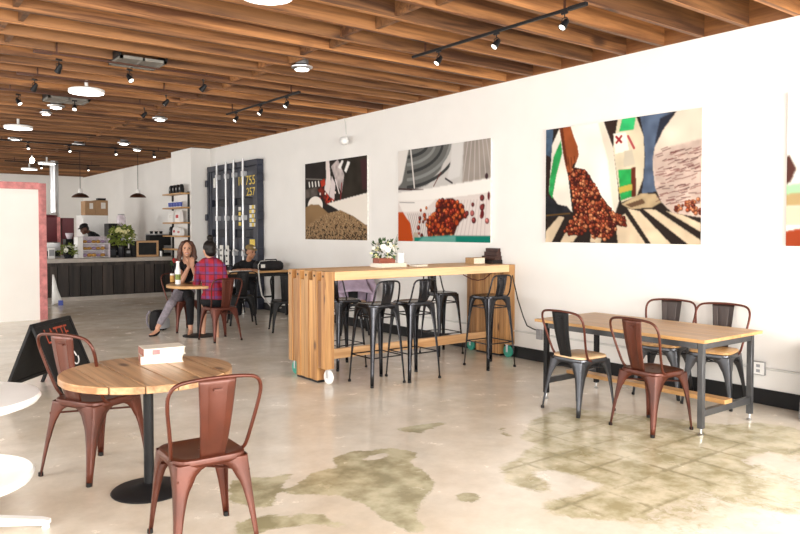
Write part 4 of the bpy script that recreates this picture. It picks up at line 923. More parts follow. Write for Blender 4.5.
t, h, H_ = bgbox('card_reader', 'low black card terminal between the dark vase and chalkboard', 'card terminal', (125, 248.5, 131.5, 256), 16.66, .12, M['black'], CT); MB().b2(-h*.5, h*.6, -.003, 0, H_*.45, H_*.75).build('display', M['greyplastic'], t)
t, h, H_ = bgbox('speaker_box', 'narrow black upright box beside the framed chalkboard', 'speaker', (132, 241, 136.3, 257), 16.66, .2, M['black'], CT)
xa, xb, za, zb = rect(136.8, 240.5, 158, 256.5, 16.6); hw, hh = (xb-xa)/2, zb-CT
cs = thing('chalkboard_sign', 'small chalkboard in an oak frame on the coffee counter', 'sign', ((xa+xb)/2, 16.6, CT), R(-6))
MB().b2(-hw, hw, -.015, .02, 0, .045).b2(-hw, hw, -.015, .02, hh-.045, hh).b2(-hw, -hw+.045, -.015, .02, .045, hh-.045).b2(hw-.045, hw, -.015, .02, .045, hh-.045).build('frame', M['maplex'], cs)
MB().b2(-hw+.045, hw-.045, -.005, .01, .045, hh-.045).build('board', M['slate'], cs); MB().b2(-.04, .04, .02, .16, 0, .015).build('stand_foot', M['black'], cs)
t, h, H_ = bgbox('espresso_machine', 'silver and black espresso machine on the counter behind the chalkboard', 'coffee machine', (150, 235, 171, 255), 16.86, .3, M['black'], CT)
MB().b2(-h, h, -.02, .32, H_, H_+.03).build('cup_tray', M['steel'], t); MB().b2(h*.3, h*.95, -.03, 0, .08, H_*.5).build('drip_panel', M['steel'], t)
for k in range(3):
    c = tag(MB().lathe([(0, 0), (.03, 0), (.042, .06), (.038, .06), (.028, .008), (0, .008)], 16).build('cup', M['black']), 'black cup on the espresso machine, %s' % ('above the chalkboard frame', 'second along from the chalkboard', 'closest to the shelving')[k], 'cup', 'cups on the espresso machine')
    c.location = (t.location.x-h+.07+k*.11, 16.95, CT+H_+.0305)
c = tag(MB().lathe([(0, 0), (.035, 0), (.042, .13), (.038, .13), (.03, .01), (0, .01)], 16).build('steel_tumbler', M['steel']), 'steel tumbler on the coffee counter end near the woman', 'tumbler'); c.location = (aty(161, 252, 16.5).x, 16.5, CT)
# shelving on the pillar
PX = 5.82
sh = thing('wall_shelf', 'tall open shelf of wooden boards on black uprights at the pillar', 'shelf', (PX, 15.6, 0))
SZ = (2.31, 2.005, 1.68, 1.39, 1.10)
for y in (-.50, .46): MB().b2(-.032, -.001, y-.025, y+.025, 0, 2.34).build('upright', M['black'], sh)
for z in SZ: MB().b2(-.22, -.033, -.62, .55, z-.03, z).build('shelf_board', M['maple'], sh, bevel=.002, seg=1)
SP = ('beside the bright pillar edge', 'second from the bright pillar edge', 'third from the bright pillar edge', 'fourth from the bright pillar edge', 'fifth from the bright pillar edge')
def bagm(name, lab, cat, grp, y, z, w_, h_, mat, acc=None):
    t = thing(name, lab, cat, (PX-.12, 15.6+y, z), 0, grp); mb = MB()
    mb.rows([[Vector((x*k, yy*k2, zz)) for x, yy in ((-.04, -w_/2), (.04, -w_/2), (.04, w_/2), (-.04, w_/2))] for k, k2, zz in ((.001, .001, .0), (1, 1, .001), (1.05, 1.0, h_*.5), (.7, .98, h_*.85), (.15, .96, h_), (.001, .9, h_))], True)
    mb.build('pouch', mat, t)
    if acc: MB().b2(-.046, -.042, -w_*.25, w_*.25, h_*.35, h_*.62).build('label', acc, t)
for k in range(4): bagm('coffee_bag', 'black coffee bag on the top shelf, '+SP[k], 'bag', 'black coffee bags on the top shelf', -.36+k*.20, SZ[0], .115, .19, M['black'], M['greyplastic'])
for k in range(5):
    t = thing('paper_cup', 'blue and white cup on the second shelf, '+SP[k], 'cup', (PX-.12, 15.6-.30+k*.16, SZ[1]), 0, 'blue cups on the shelf')
    MB().lathe([(0, 0), (.034, 0), (.043, .13), (.038, .13), (.03, .01), (0, .01)], 16).build('body', M['white'], t); MB().lathe([(.0362, .02), (.0385, .05), (.0425, .11), (.042, .112), (.035, .02)], 16).build('sleeve', M['blue'], t)
for k in range(2): bagm('coffee_bag', ('white bag with red mark on the third shelf', 'plain white bag on the third shelf')[k], 'bag', 'white bags on the third shelf', -.2+k*.42, SZ[2], .30, .26, M['white'], (M['red'], M['sticker'])[k])
for k in range(3): bagm('coffee_bag', ('white bag with pink label on the fourth shelf', 'white bag with red label on the fourth shelf', 'small dark bag on the fourth shelf')[k], 'bag', 'bags on the fourth shelf', -.28+k*.27, SZ[3], (.24, .22, .10)[k], (.16, .19, .2)[k], (M['white'], M['white'], M['black'])[k], (M['pink'], M['red'], M['greyplastic'])[k])
# pendant lamps over the bar
for px, py, lab in ((80.3, 197.5, 'brown enamel pendant lamp hanging before the white fridge'), (138, 197.5, 'brown enamel pendant lamp hanging by the white wall left of the shelf')):
    q = aty(px, py, 17.2); t = thing('pendant_lamp', lab, 'lamp', (q.x, 17.2, q.z), 0, 'pendant lamps over the bar')
    MB().lathe([(.185, 0), (.17, .03), (.13, .065), (.07, .09), (.045, .10), (.04, .10), (.065, .085), (.125, .055), (.165, .02)], 28).build('lamp_shade', M['pendant'], t)
    MB().lathe([(.045, .10), (.045, .16), (.02, .20), (0, .20)], 16).build('socket', M['white'], t)
    MB().ball((0, 0, .045), .04).build('bulb', M['spotface'], t); MB().tube([(0, 0, .2), (0, 0, 3.565-q.z)], .006, 6).build('cord', M['black'], t)

# ================================================================ small table of the two women, table of the man
ww = (3.93, 9.86)
t = thing('cafe_table', 'small round wooden table between the two women', 'table', (*ww, 0))
MB().lathe([(0, .70), (.44, .70), (.445, .705), (.445, .735), (.44, .74), (0, .74)], 48).build('tabletop', M['maple'], t); MB().lathe([(.03, .03), (.03, .70)], 16).build('pedestal', M['black'], t); MB().lathe([(0, 0), (.23, 0), (.23, .012), (.05, .03), (0, .03)], 32).build('base', M['black'], t)
def onw(px, py): return onz(px, py, .74)
q = onw(178, 284); t = thing('milk_bottle', 'tall white bottle with green label on the small round table', 'bottle', (q.x, q.y, .7402))
MB().lathe([(0, 0), (.036, 0), (.038, .01), (.038, .19), (.022, .25), (.020, .30), (.026, .305), (.026, .325), (0, .325)], 20).build('body', M['white'], t); MB().lathe([(.0385, .06), (.0385, .14), (.038, .14), (.038, .06)], 20).build('label', M['leaf'], t)
q = onw(172.5, 282); t = thing('honey_jar', 'amber jar on the small round table beside the white bottle', 'jar', (q.x, q.y, .7402)); MB().lathe([(0, 0), (.033, 0), (.035, .08), (.03, .10), (0, .10)], 18).build('body', M['pastry'], t); MB().lathe([(0, .10), (.034, .10), (.034, .125), (0, .125)], 18).build('lid', M['white'], t)
q = onw(190, 283.5); t = thing('plate', 'small dark plate on the round table in front of the women', 'plate', (q.x, q.y, .7402)); MB().lathe([(0, 0), (.05, 0), (.085, .014), (.08, .014), (.05, .004), (0, .004)], 24).build('rim', M['bookd'], t)
q = onw(176, 280.5); t = thing('bud_vase', 'slim vase with red flowers on the small round table', 'plant', (q.x, q.y, .7402)); MB().lathe([(0, 0), (.025, 0), (.022, .12), (.014, .16), (0, .16)], 16).build('vase', M['acryl'], t); leaves(30, (0, 0, .25), (.09, .07, .07), .05, 41).build('foliage', M['leafd'], t); blooms(8, (0, 0, .27), (.07, .06, .06), .03, 42, M['red'], t)
t2 = thing('work_table', 'rectangular wooden table with black steel legs, black bag lying on it', 'table', (5.62, 11.65, 0))
MB().b2(-.60, .58, -.32, .30, .765, .80).build('tabletop', M['maplex'], t2, bevel=.003)
for x in (-.55, .53):
    for y in (-.27, .25): MB().b2(x-.02, x+.02, y-.02, y+.02, 0, .764).build('leg', M['black'], t2)
MB().b2(-.55, .53, -.28, -.26, .70, .764).b2(-.55, .53, .24, .26, .70, .764).b2(-.55, .53, .23, .25, .28, .31).build('frame_rail', M['black'], t2)
def pillow(name, mat, parent, dims, e=3.0):
    a, b, h = dims; mb = MB()
    mb.rows([ring(a*k, b*k, h*z, 32, e) for k, z in ((.02, 0), (.86, 0), (.97, .12), (1, .4), (.96, .72), (.82, .93), (.5, 1), (.02, 1))], True); return mb.build(name, mat, parent)
q = onz(276, 271, .80); bgx = thing('duffel_bag', 'black bag with handle lying on the table behind the bar table', 'bag', (5.88, 11.55, .8003), R(-4))
pillow('body', M['bag'], bgx, (.27, .16, .17)); MB().tube([(-.12, -.10, .15), (-.10, -.12, .19), (.10, -.12, .19), (.12, -.10, .15)], .010, 8).build('handle', M['bag'], bgx)
MB().tube([(-.24, -.13, .03), (-.25, -.15, .10), (-.20, -.13, .165), (.0, -.10, .178), (.16, -.10, .172)], .006, 6).build('zip_piping', M['cable'], bgx); MB().b2(-.2, -.13, -.168, -.155, .05, .11).build('logo_patch', M['sticker'], bgx)
for k, (px, py) in enumerate(((243, 272.5), (256.5, 273))):
    q = onz(px, py, .80); t = thing('notebook', ('white notebook under the arm of the man in the cap', 'pale notebook between the man in the cap and the black bag')[k], 'book', (max(5.06, q.x)+.1*k, 11.45, .8003), .1, 'notebooks on the back table'); MB().b2(-.08, .08, -.055, .055, 0, .012).build('cover', M['white'], t); MB().b2(-.078, .078, -.053, .053, .012, .015).build('pages', M['page'], t)
tag(MB().tube([(5.60, 11.36, .815), (5.57, 11.30, .79), (5.56, 11.24, .6), (5.53, 11.1, .40), (5.45, 10.6, .25), (5.30, 10.0, .30), (5.20, 9.72, .46)], .012, 8).build('hanging_cable', M['cable']), 'white cable hanging from the black bag to the black chair', 'cable')
# lavender coat over the chair by the wall
lc0 = lc.location; co = thing('coat', 'lavender coat draped over the wooden seated chair behind the bar table', 'coat', (lc0.x, lc0.y, .50), R(150))
rows = []
for i in range(15):
    v = i/14; row = []
    for j in range(13):
        u = (j/12-.5)*2; x = u*(.23+.05*math.sin(v*7)); fold = .018*math.sin(u*9+v*3)
        if v < .55: y, z = -.25-.03*math.sin(v*4)+fold, .36-(.55-v)*.75*1.15+.06*(1-u*u)
        else: w_ = (v-.55)/.45; y, z = -.22+w_*.34+fold*.5, .38+.05*(1-u*u)-w_*.30
        row.append(Vector((x, y, z)))
    rows.append(row)
MB().rows(rows).build('body', M['lav'], co, solid=.012)
MB().limb([(Vector((-.22, -.18, .34)), .055), (Vector((-.30, -.10, .15)), .05), (Vector((-.27, .02, -.06)), .042)]).build('sleeve', M['lav'], co)
MB().limb([(Vector((.20, -.18, .34)), .055), (Vector((.26, -.05, .17)), .05), (Vector((.18, .10, .05)), .042)]).build('sleeve', M['lav'], co)
# backpack by the woman
q = onz(164, 331); bp_ = thing('backpack', 'dark backpack with grey straps on the floor by the smiling woman', 'backpack', (q.x-.02, q.y+.18, 0), R(30))
pillow('body', M['bag'], bp_, (.14, .10, .30)); pillow('pocket', M['greyplastic'], bp_, (.11, .05, .16)).location = (0, -.10, .03)
for x in (-.08, .08): MB().tube([(x, .09, .29), (x, .15, .22), (x, .15, .10), (x, .10, .04)], .014, 8).build('strap', M['denim'], bp_)

# ================================================================ people
def fuse(mb, name, mat, parent, voxel, loc, sm=4):
    o = mb.build(name, mat, None, smooth=0)
    md = o.modifiers.new('r', 'REMESH'); md.mode = 'VOXEL'; md.voxel_size = voxel; md.use_smooth_shade = True
    ms = o.modifiers.new('s', 'SMOOTH'); ms.iterations = sm; ms.factor = .5
    dg = bpy.context.evaluated_depsgraph_get(); me = bpy.data.meshes.new_from_object(o.evaluated_get(dg))
    bpy.data.objects.remove(o); me.transform(Matrix.Translation(-Vector(loc)) if parent is None else Matrix.Translation(-Vector(loc))); me.name = name
    me.materials.clear(); me.materials.append(mat); me.shade_smooth()
    o = bpy.data.objects.new(name, me); COL.objects.link(o)
    if parent is None: o.location = loc
    else: o.parent = parent
    return o
def lerp(a, b, t): return a+(b-a)*t
def person(label, J, fv, skin, tilt=(0, 0, 0), female=True):
    """J: joints in metres; one fused body mesh with clothes and hair as children"""
    loc = Vector((J['pelvis'].x, J['pelvis'].y, 0)); B = MB(); up = (Vector((0, 0, 1))+Vector(tilt)).normalized(); fv = (fv-up*fv.dot(up)).normalized(); sd = fv.cross(up).normalized()
    Rm = Matrix((sd, fv, up)).transposed(); h = J['head']; hd = lambda x, y, z: h+Rm @ Vector((x, y, z))
    B.ball(h+up*.025, (.073, .092, .092), Rm, 18, 14); B.ball(hd(0, .022, -.045), (.058, .066, .072), Rm); B.ball(hd(0, .058, -.092), (.026, .024, .020), Rm)
    B.limb([(hd(0, .080, .012), .010), (hd(0, .100, -.022), .014)]); B.ball(hd(0, .083, -.058), (.026, .012, .012), Rm); B.ball(hd(0, .082, .028), (.045, .012, .009), Rm)
    for s_ in (-1, 1): B.ball(hd(s_*.074, -.005, -.012), (.011, .022, .032), Rm); B.ball(hd(s_*.035, .06, -.03), (.025, .022, .024), Rm)
    B.limb([(J['neck'], .052), (lerp(J['neck'], h, .6), .048)])
    sl, sr_ = J['sl'], J['sr']; ax = (sr_-sl).normalized(); sp_ = (J['neck']-J['pelvis']).normalized(); dp = ax.cross(sp_).normalized(); Rt_ = Matrix((ax, dp, sp_)).transposed()
    wd = (sr_-sl).length
    tors = [(J['pelvis'], (wd*.46, .115, .12)), (lerp(J['pelvis'], J['neck'], .3), (wd*.38, .10, .14)), (lerp(J['pelvis'], J['neck'], .55), (wd*.42, .11, .14)), (lerp(J['pelvis'], J['neck'], .76), (wd*.46, .105, .12))]
    for c, r in tors: B.ball(c, r, Rt_, 16, 12)
    B.limb([(sl, .055), (lerp(sl, J['neck'], .5), .065), (J['neck'], .055), (lerp(sr_, J['neck'], .5), .065), (sr_, .055)])
    for a in 'lr':
        B.limb([(J['s'+a], .052), (lerp(J['s'+a], J['e'+a], .5), .044), (J['e'+a], .036), (lerp(J['e'+a], J['w'+a], .35), .037), (J['w'+a], .024)])
        w_ = J['w'+a]; d = J.get('hd'+a, (w_-J['e'+a]).normalized()); n_ = J.get('hn'+a, Vector((0, 0, 1))); n_ = (n_-d*n_.dot(d)).normalized(); s2 = d.cross(n_)
        Rh = Matrix((s2, d, n_)).transposed(); B.ball(w_+d*.045, (.038, .048, .016), Rh)
        for k, ln in enumerate((.066, .078, .074, .058)):
            b0 = w_+d*.082+s2*(-.03+.02*k); B.limb([(w_+d*.05+s2*(-.02+.013*k), .011), (b0, .0095), (b0+d*ln*.5-n_*ln*.18, .0085), (b0+d*ln*.8-n_*ln*.55, .0075)])
        B.limb([(w_+d*.02-s2*.02, .013), (w_+d*.05-s2*.05, .011), (w_+d*.085-s2*.055-n_*.015, .009)])
        if 'k'+a in J:
            B.limb([(J['h'+a], .085), (lerp(J['h'+a], J['k'+a], .5), .070), (J['k'+a], .050), (lerp(J['k'+a], J['a'+a], .3), .050), (J['a'+a], .033)])
            B.limb([(J['a'+a]-Vector((0, 0, .035)), .035), (lerp(J['a'+a], J['t'+a], .5)-Vector((0, 0, .03)), .032), (J['t'+a], .026)])
    body = fuse(B, 'person', skin, None, .0085, loc, 3); tag(body, label, 'person')
    for s_ in (-1, 1):
        MB().ball(hd(s_*.031, .080, .006)-loc, (.013, .008, .008), Rm, 10, 8).build('eye', M['eye'], body)
        MB().limb([(hd(s_*.018, .089, .026)-loc, .004), (hd(s_*.046, .080, .027)-loc, .0035)]).build('eyebrow', M['hairk'], body)
    return body, loc, hd, Rm, Rt_, tors
def cloth(name, body, loc, mat, balls=(), limbs=(), vox=.011):
    m = MB()
    for c, r, rot in balls: m.ball(c, r, rot, 16, 12)
    for l in limbs: m.limb(l)
    return fuse(m, name, mat, body, vox, loc)
def grow(t, g): return [(c, tuple(x+g for x in r)) for c, r in t]
V = Vector
# --- smiling woman
W_ = dict(pelvis=at(183.5, 293, 10.95), neck=at(186.5, 261.5, 10.72), head=at(187, 249, 10.66), sl=at(178.2, 266.5, 10.72), sr=at(196, 266, 10.76), el=at(182, 281.0, 10.42), er=at(198.5, 281.0, 10.45),
          wl=at(188.6, 267.0, 10.42), wr=at(192.3, 267.0, 10.44), hl=at(180.5, 295, 10.9), hr=at(188, 295, 10.92), kl=at(170.5, 304, 10.50), kr=at(190, 300, 10.42), al=at(157.5, 328, 10.32), ar=at(190.5, 328.5, 10.42), tl=at(150.5, 335.3, 10.20), tr=at(189, 335.6, 10.24))
W_['hdl'] = V((.05, .05, 1)).normalized(); W_['hdr'] = V((-.06, .05, 1)).normalized(); W_['hnl'] = V((.5, -.8, 0)); W_['hnr'] = V((-.5, -.8, 0))
fw = (V((0, 0, 1.3))-W_['head']).normalized()
b, lo, hd, Rm, Rt_, to = person('smiling woman with wavy brown hair, black top and grey jeans, hands clasped under chin', W_, fw, M['skin'])
cloth('black_top', b, lo, M['cblack'], [(c, r, Rt_) for c, r in grow(to, .016)], [[(W_['sl'], .070), (lerp(W_['sl'], W_['neck'], .45), .078)], [(W_['sr'], .070), (lerp(W_['sr'], W_['neck'], .45), .078)], [(W_['sl'], .066), (lerp(W_['sl'], W_['el'], .30), .058)], [(W_['sr'], .066), (lerp(W_['sr'], W_['er'], .30), .058)]])
cloth('jeans', b, lo, M['denim'], [(W_['pelvis'], (.18, .14, .12), Rt_)], [[(W_['hl'], .098), (W_['kl'], .064), (lerp(W_['kl'], W_['al'], .8), .048)]])
cloth('jeans', b, lo, M['cblack'], [], [[(W_['hr'], .098), (W_['kr'], .064), (lerp(W_['kr'], W_['ar'], .8), .048)]])
for a in 'lr': cloth('shoe', b, lo, M['cblack'], [], [[(W_['a'+a]-V((0, 0, .055)), .036), (lerp(W_['a'+a], W_['t'+a], .6)-V((0, 0, .045)), .036), (W_['t'+a]-V((0, 0, .006)), .028)]], .008)
cloth('hair', b, lo, M['hairb'], [(hd(0, -.025, .045), (.089, .096, .092), Rm)], [[(hd(s_*.055, .03, .085), .038), (hd(s_*.088, .01, .03), .034), (hd(s_*.105, .0, -.04), .036), (hd(s_*.100, .01, -.09), .040), (hd(s_*.118, .02, -.13), .034), (hd(s_*.100, .03, -.17), .024)] for s_ in (-1, 1)]+[[(hd(0, -.08, 0), .07), (hd(0, -.08, -.14), .07)]], .009)
MB().rows([[hd(-.030, .0905, -.050)-lo, hd(-.030, .089, -.053)-lo], [hd(-.016, .0985, -.054)-lo, hd(-.016, .098, -.064)-lo], [hd(0, .101, -.055)-lo, hd(0, .100, -.067)-lo], [hd(.016, .0985, -.054)-lo, hd(.016, .098, -.064)-lo], [hd(.030, .0905, -.050)-lo, hd(.030, .089, -.053)-lo]]).build('teeth', M['teeth'], b, solid=.003)
for z0, z1 in ((-.048, -.055), (-.066, -.069)): MB().tube([hd(-.032, .089, -.051)-lo, hd(-.016, .099, z1)-lo, hd(0, .1015, z1-.002)-lo, hd(.016, .099, z1)-lo, hd(.032, .089, -.051)-lo], .0035, 6).build('lip', M['lip'], b)
# --- woman in plaid, from behind
Q = dict(pelvis=at(213, 298.5, 9.98), neck=at(210.5, 260.5, 9.98), head=at(209, 249.5, 9.95), sl=at(199.8, 267, 10.02), sr=at(221, 267, 9.90), el=at(196.8, 283.5, 10.12), er=at(226, 284.5, 9.92), wl=at(194.5, 282.0, 10.42), wr=at(212, 283, 10.25),
         hl=at(208, 300.5, 10.0), hr=at(218, 300.5, 9.95), kl=at(203.5, 300, 10.42), kr=at(214, 300, 10.40), al=at(203, 334.0, 10.27), ar=at(217, 335.0, 10.15), tl=at(202, 336.5, 10.42), tr=at(216, 337.5, 10.30))
fq = V((-.12, 1, 0))
b, lo, hd, Rm, Rt_, to = person('woman in a red and blue plaid shirt with hair in a bun, seen from behind', Q, fq, M['skin'])
cloth('plaid_shirt', b, lo, M['plaid'], [(c, r, Rt_) for c, r in grow(to, .020)], [[(Q['sl'], .072), (lerp(Q['sl'], Q['neck'], .5), .083), (Q['neck'], .069), (lerp(Q['sr'], Q['neck'], .5), .083), (Q['sr'], .072)]]+[[(Q['s'+a], .066), (lerp(Q['s'+a], Q['e'+a], .5), .058), (Q['e'+a], .052), (lerp(Q['e'+a], Q['w'+a], .55), .045)] for a in 'lr'])
cloth('black_shorts', b, lo, M['cblack'], [(Q['pelvis']-V((0, 0, .035)), (.185, .145, .095), Rt_)], [[(Q['h'+a]-V((0, 0, .01)), .10), (lerp(Q['h'+a], Q['k'+a], .45), .085)] for a in 'lr'])
for a in 'lr': cloth('shoe', b, lo, M['cblack'], [], [[(Q['a'+a]-V((0, 0, .05)), .038), (Q['t'+a], .032)]], .008)
cloth('hair', b, lo, M['hairk'], [(hd(0, -.022, .035), (.092, .098, .098), Rm), (hd(0, -.05, -.03), (.078, .07, .07), Rm), (hd(-.01, -.05, .165), (.046, .046, .042), Rm)], [[(hd(0, -.04, .12), .04), (hd(-.01, -.05, .15), .034)]], .009)
# --- man in cap
K = dict(pelvis=at(247, 283, 13.05), neck=at(248.5, 262.5, 12.85), head=at(250.5, 252.0, 12.76), sl=at(237.5, 267, 12.85), sr=at(258.6, 266.5, 12.85), el=at(233.5, 271.5, 12.55), er=at(259, 271.5, 12.58), wl=at(246, 269.6, 12.42), wr=at(246.5, 269.8, 12.44))
fk = V((.30, -.92, -.18))
b, lo, hd, Rm, Rt_, to = person('man in an olive cap and black shirt leaning on the table, looking aside', K, fk, M['skint'], (.05, -.12, 0))
cloth('black_shirt', b, lo, M['cblack'], [(c, r, Rt_) for c, r in grow(to, .020)], [[(K['sl'], .076), (lerp(K['sl'], K['neck'], .5), .085), (K['neck']-V((0, 0, .015)), .07), (lerp(K['sr'], K['neck'], .5), .085), (K['sr'], .076)]]+[[(K['s'+a], .072), (lerp(K['s'+a], K['e'+a], .85), .060)] for a in 'lr'])
cloth('trousers', b, lo, M['cblack'], [], [[(at(243, 285, 13.0), .10), (at(240, 286, 12.55), .07), (at(239, 313, 12.6), .05)], [(at(251, 285, 13.0), .10), (at(253, 286, 12.55), .07), (at(254, 313, 12.6), .05)]])
cloth('hair', b, lo, M['hairk'], [(hd(0, -.035, .01), (.082, .080, .085), Rm)], [], .009)
cp = cloth('cap', b, lo, M['capc'], [(hd(0, -.008, .075), (.086, .102, .062), Rm)], [], .009)
MB().rows([[hd(x, .07+.075*(1-(x/.075)**2)*t, .062-.012*t)-lo for x in (-.075, -.05, -.025, 0, .025, .05, .075)] for t in (0, .5, 1)]).build('cap_brim', M['capc'], b, solid=.006)
MB().ball(hd(0, .092, .09)-lo, (.022, .008, .016), Rm, 12, 8).build('cap_badge', M['sticker'], b)
# --- barista
Bc = aty(84.3, 229, 17.55); z0 = Bc
T = dict(head=z0, neck=z0+V((.16, .04, -.115)), sl=z0+V((.13, -.15, -.16)), sr=z0+V((.27, .18, -.17)), pelvis=z0+V((.52, .10, -.56)))
T.update(el=T['sl']+V((-.02, -.02, -.26)), er=T['sr']+V((-.08, .0, -.27))); T.update(wl=T['el']+V((-.22, .0, -.06)), wr=T['er']+V((-.24, -.06, -.05)))
pb = T['pelvis']
T.update(hl=pb+V((0, -.09, -.03)), hr=pb+V((0, .09, -.03)), kl=V((pb.x-.03, pb.y-.1, .48)), kr=V((pb.x-.03, pb.y+.1, .48)), al=V((pb.x+.03, pb.y-.1, .09)), ar=V((pb.x+.03, pb.y+.1, .09)), tl=V((pb.x-.14, pb.y-.1, .03)), tr=V((pb.x-.14, pb.y+.1, .03)))
b, lo, hd, Rm, Rt_, to = person('barista in a black cap and dark patterned shirt bending over the bar', T, V((-.86, -.30, -.36)), M['skind'], (-.32, -.1, 0), False)
cloth('dark_shirt', b, lo, M['cblack'], [(c, r, Rt_) for c, r in grow(to, .022)], [[(T['sl'], .076), (lerp(T['sl'], T['neck'], .5), .084), (T['neck'], .067), (lerp(T['sr'], T['neck'], .5), .084), (T['sr'], .076)]]+[[(T['s'+a], .072), (lerp(T['s'+a], T['e'+a], .7), .06)] for a in 'lr'])
cloth('trousers', b, lo, M['cblack'], [(T['pelvis'], (.19, .15, .13), Rt_)], [[(T['h'+a], .10), (T['k'+a], .068), (T['a'+a], .05)] for a in 'lr'])
for a in 'lr': cloth('shoe', b, lo, M['black'], [], [[(T['a'+a]-V((0, 0, .05)), .04), (T['t'+a], .034)]], .009)
cloth('hair', b, lo, M['hairk'], [(hd(0, -.035, .0), (.080, .075, .080), Rm)], [], .009)
cloth('cap', b, lo, M['black'], [(hd(0, -.008, .072), (.085, .102, .060), Rm)], [], .009)
MB().rows([[hd(x, .07+.08*(1-(x/.075)**2)*t, .060-.016*t)-lo for x in (-.075, -.05, -.025, 0, .025, .05, .075)] for t in (0, .5, 1)]).build('cap_brim', M['black'], b, solid=.006)

# ================================================================ lights and fittings under the joists
def track(lab, p0, p1, z=3.205, mat='black'):
    rw = .012 if mat == 'black' else .007
    if mat != 'black': z = 3.235
    c = (Vector(p0)+Vector(p1))/2; d = Vector(p1)-Vector(p0); l = d.length
    t = thing('lighting_track', lab, 'lighting track', (c.x, c.y, z), math.atan2(d.y, d.x), 'lighting tracks under the joists')
    MB().b2(-l/2, l/2, -rw, rw, -rw, .012).build('rail', M[mat], t, bevel=.003); MB().b2(-l/2-.01, -l/2+.16, -.018, .018, -.014, .014).build('end_feed', M[mat], t, bevel=.003)
    n = max(2, int(l/1.1))
    for i in range(n): x = -l/2+.2+(l-.4)*i/(n-1); MB().b2(x-.008, x+.008, -.006, .006, .012, 3.565-z).build('mounting_clip', M['pendant'], t)
sproto = None
def spot(lab, x, y, z=3.194, yaw=0, tilt=40, lit=True):
    global sproto
    if sproto is None:
        t = thing('spotlight', lab, 'spotlight', (0, 0, 0), 0, 'black spotlights on the tracks', .62)
        MB().b2(-.05, .05, -.016, .016, -.03, 0).build('adapter', M['black'], t, bevel=.003)
        yk = MB().tube([(0, 0, -.03), (0, 0, -.075)], .008).tube([(-.048, 0, -.15), (-.048, 0, -.09), (-.03, 0, -.075), (.03, 0, -.075), (.048, 0, -.09), (.048, 0, -.15)], .006); yk.build('yoke', M['black'], t)
        Rx = Matrix.Rotation(R(40), 3, 'X'); cc = (0, 0, -.15)
        can = MB().lathe([(.0, .075), (.022, .075), (.034, .055), (.038, .02), (.046, -.03), (.050, -.075), (.044, -.075), (.040, -.05), (0, -.045)], 20, cc, Rx).build('lamp_can', M['black'], t)
        MB().lathe([(0, -.062), (.043, -.062), (.043, -.066), (0, -.066)], 20, cc, Rx).build('lens', M['spotface'], can)
        sproto = t
    else: t = dup(sproto, (0, 0, 0), 0, lab)
    t.location = (x, y, z); t.rotation_euler = (0, 0, R(yaw)); return t
track('black lighting track under the joists above the tall bar table', (4.43, 3.5), (4.43, 5.6)); track('black lighting track running toward the container doors', (4.43, 7.85), (4.43, 10.0))
for (y, lab) in ((5.2, 'black spotlight at the bar end of the track above the tall bar table'), (4.44, 'black spotlight midway on the track above the tall bar table'), (3.7, 'black spotlight furthest from the bar on the track above it')): spot(lab, 4.43, y, yaw=85)
for (y, lab) in ((9.67, 'spotlight nearest the container doors on its track'), (8.9, 'middle spotlight on the track toward the container doors'), (8.17, 'spotlight on that track closest to the flat round ceiling lamp')): spot(lab, 4.43, y, yaw=95)
track('thin lighting track crossing beside the grey ceiling vent', (1.45, 7.72), (3.42, 7.81), mat='pendant'); track('thin lighting track just behind the glowing long disc', (1.5, 8.9), (3.35, 8.98), mat='pendant'); track('thin lighting track crossing beyond the glowing long disc', (1.4, 10.0), (3.4, 10.1), mat='pendant')
for x, y, yw, lab in ((1.67, 7.735, 20, 'spotlight near the left end of the track by the grey vent'), (2.36, 7.765, -160, 'spotlight hanging below the grey ceiling vent'), (3.18, 7.80, 60, 'spotlight on the vent track, end toward the picture wall'),
                      (1.67, 8.913, 30, 'spotlight on the track behind the long glowing disc, pink frame side'), (3.17, 8.968, 70, 'spotlight on the track behind the long glowing disc, wall side'), (1.69, 10.017, -150, 'brightly lit spotlight beside the small round disc lights'), (2.35, 10.046, 160, 'spotlight on the far thin track between two disc lights'), (3.26, 10.085, 70, 'spotlight on the far thin track, wall side')): spot(lab, x, y, yaw=yw)
track('long black lighting track high above the coffee counter', (2.1, 15.35), (5.5, 15.5)); track('black lighting track beyond the pink framed panel', (3.0, 19.6), (5.2, 19.7), z=3.18)
for x, lab in ((2.75, 'spotlight on the counter track beside the bare bulb'), (3.5, 'spotlight on the counter track above the fridge'), (4.4, 'spotlight on the counter track above the dark vase'), (5.2, 'spotlight on the counter track near the shelf')): spot(lab, x, 15.35+.15*(x-2.1)/3.4, yaw=180)
for x, lab in ((3.8, 'spotlight on the track above the pink frame corner'), (4.9, 'spotlight on the track beyond the pink panel, flue side')): spot(lab, x, 19.64, 3.169, 180)
def disc(lab, x, y, r, z, th=.05, name='disc_lamp', grp='round disc lamps under the joists'):
    t = thing(name, lab, 'ceiling lamp', (x, y, z), 0, grp)
    MB().lathe([(0, th), (r*.9, th), (r, th*.8), (r, .012), (r*.97, .0), (r*.94, .004), (r*.94, th*.6), (0, th*.6)], 40).build('rim', M['white'], t)
    MB().lathe([(0, .002), (r*.93, .002), (r*.93, .012), (0, .012)], 40).build('diffuser', M['lamp'], t)
    MB().lathe([(.02, th), (.02, 3.565-z)], 10).build('mount', M['white'], t)
disc('large round white disc lamp cut by the top picture edge', 2.30, 4.52, .185, 3.10); disc('large glowing disc lamp among the joists near the thin tracks', 2.25, 9.05, .20, 3.12); disc('large disc lamp high above the pink frame', 2.16, 12.85, .21, 3.12)
disc('disc lamp above the coffee bar, beyond the bare bulb', 3.85, 19.25, .2, 3.12); disc('furthest disc lamp above the roaster', 3.83, 21.3, .2, 3.12)
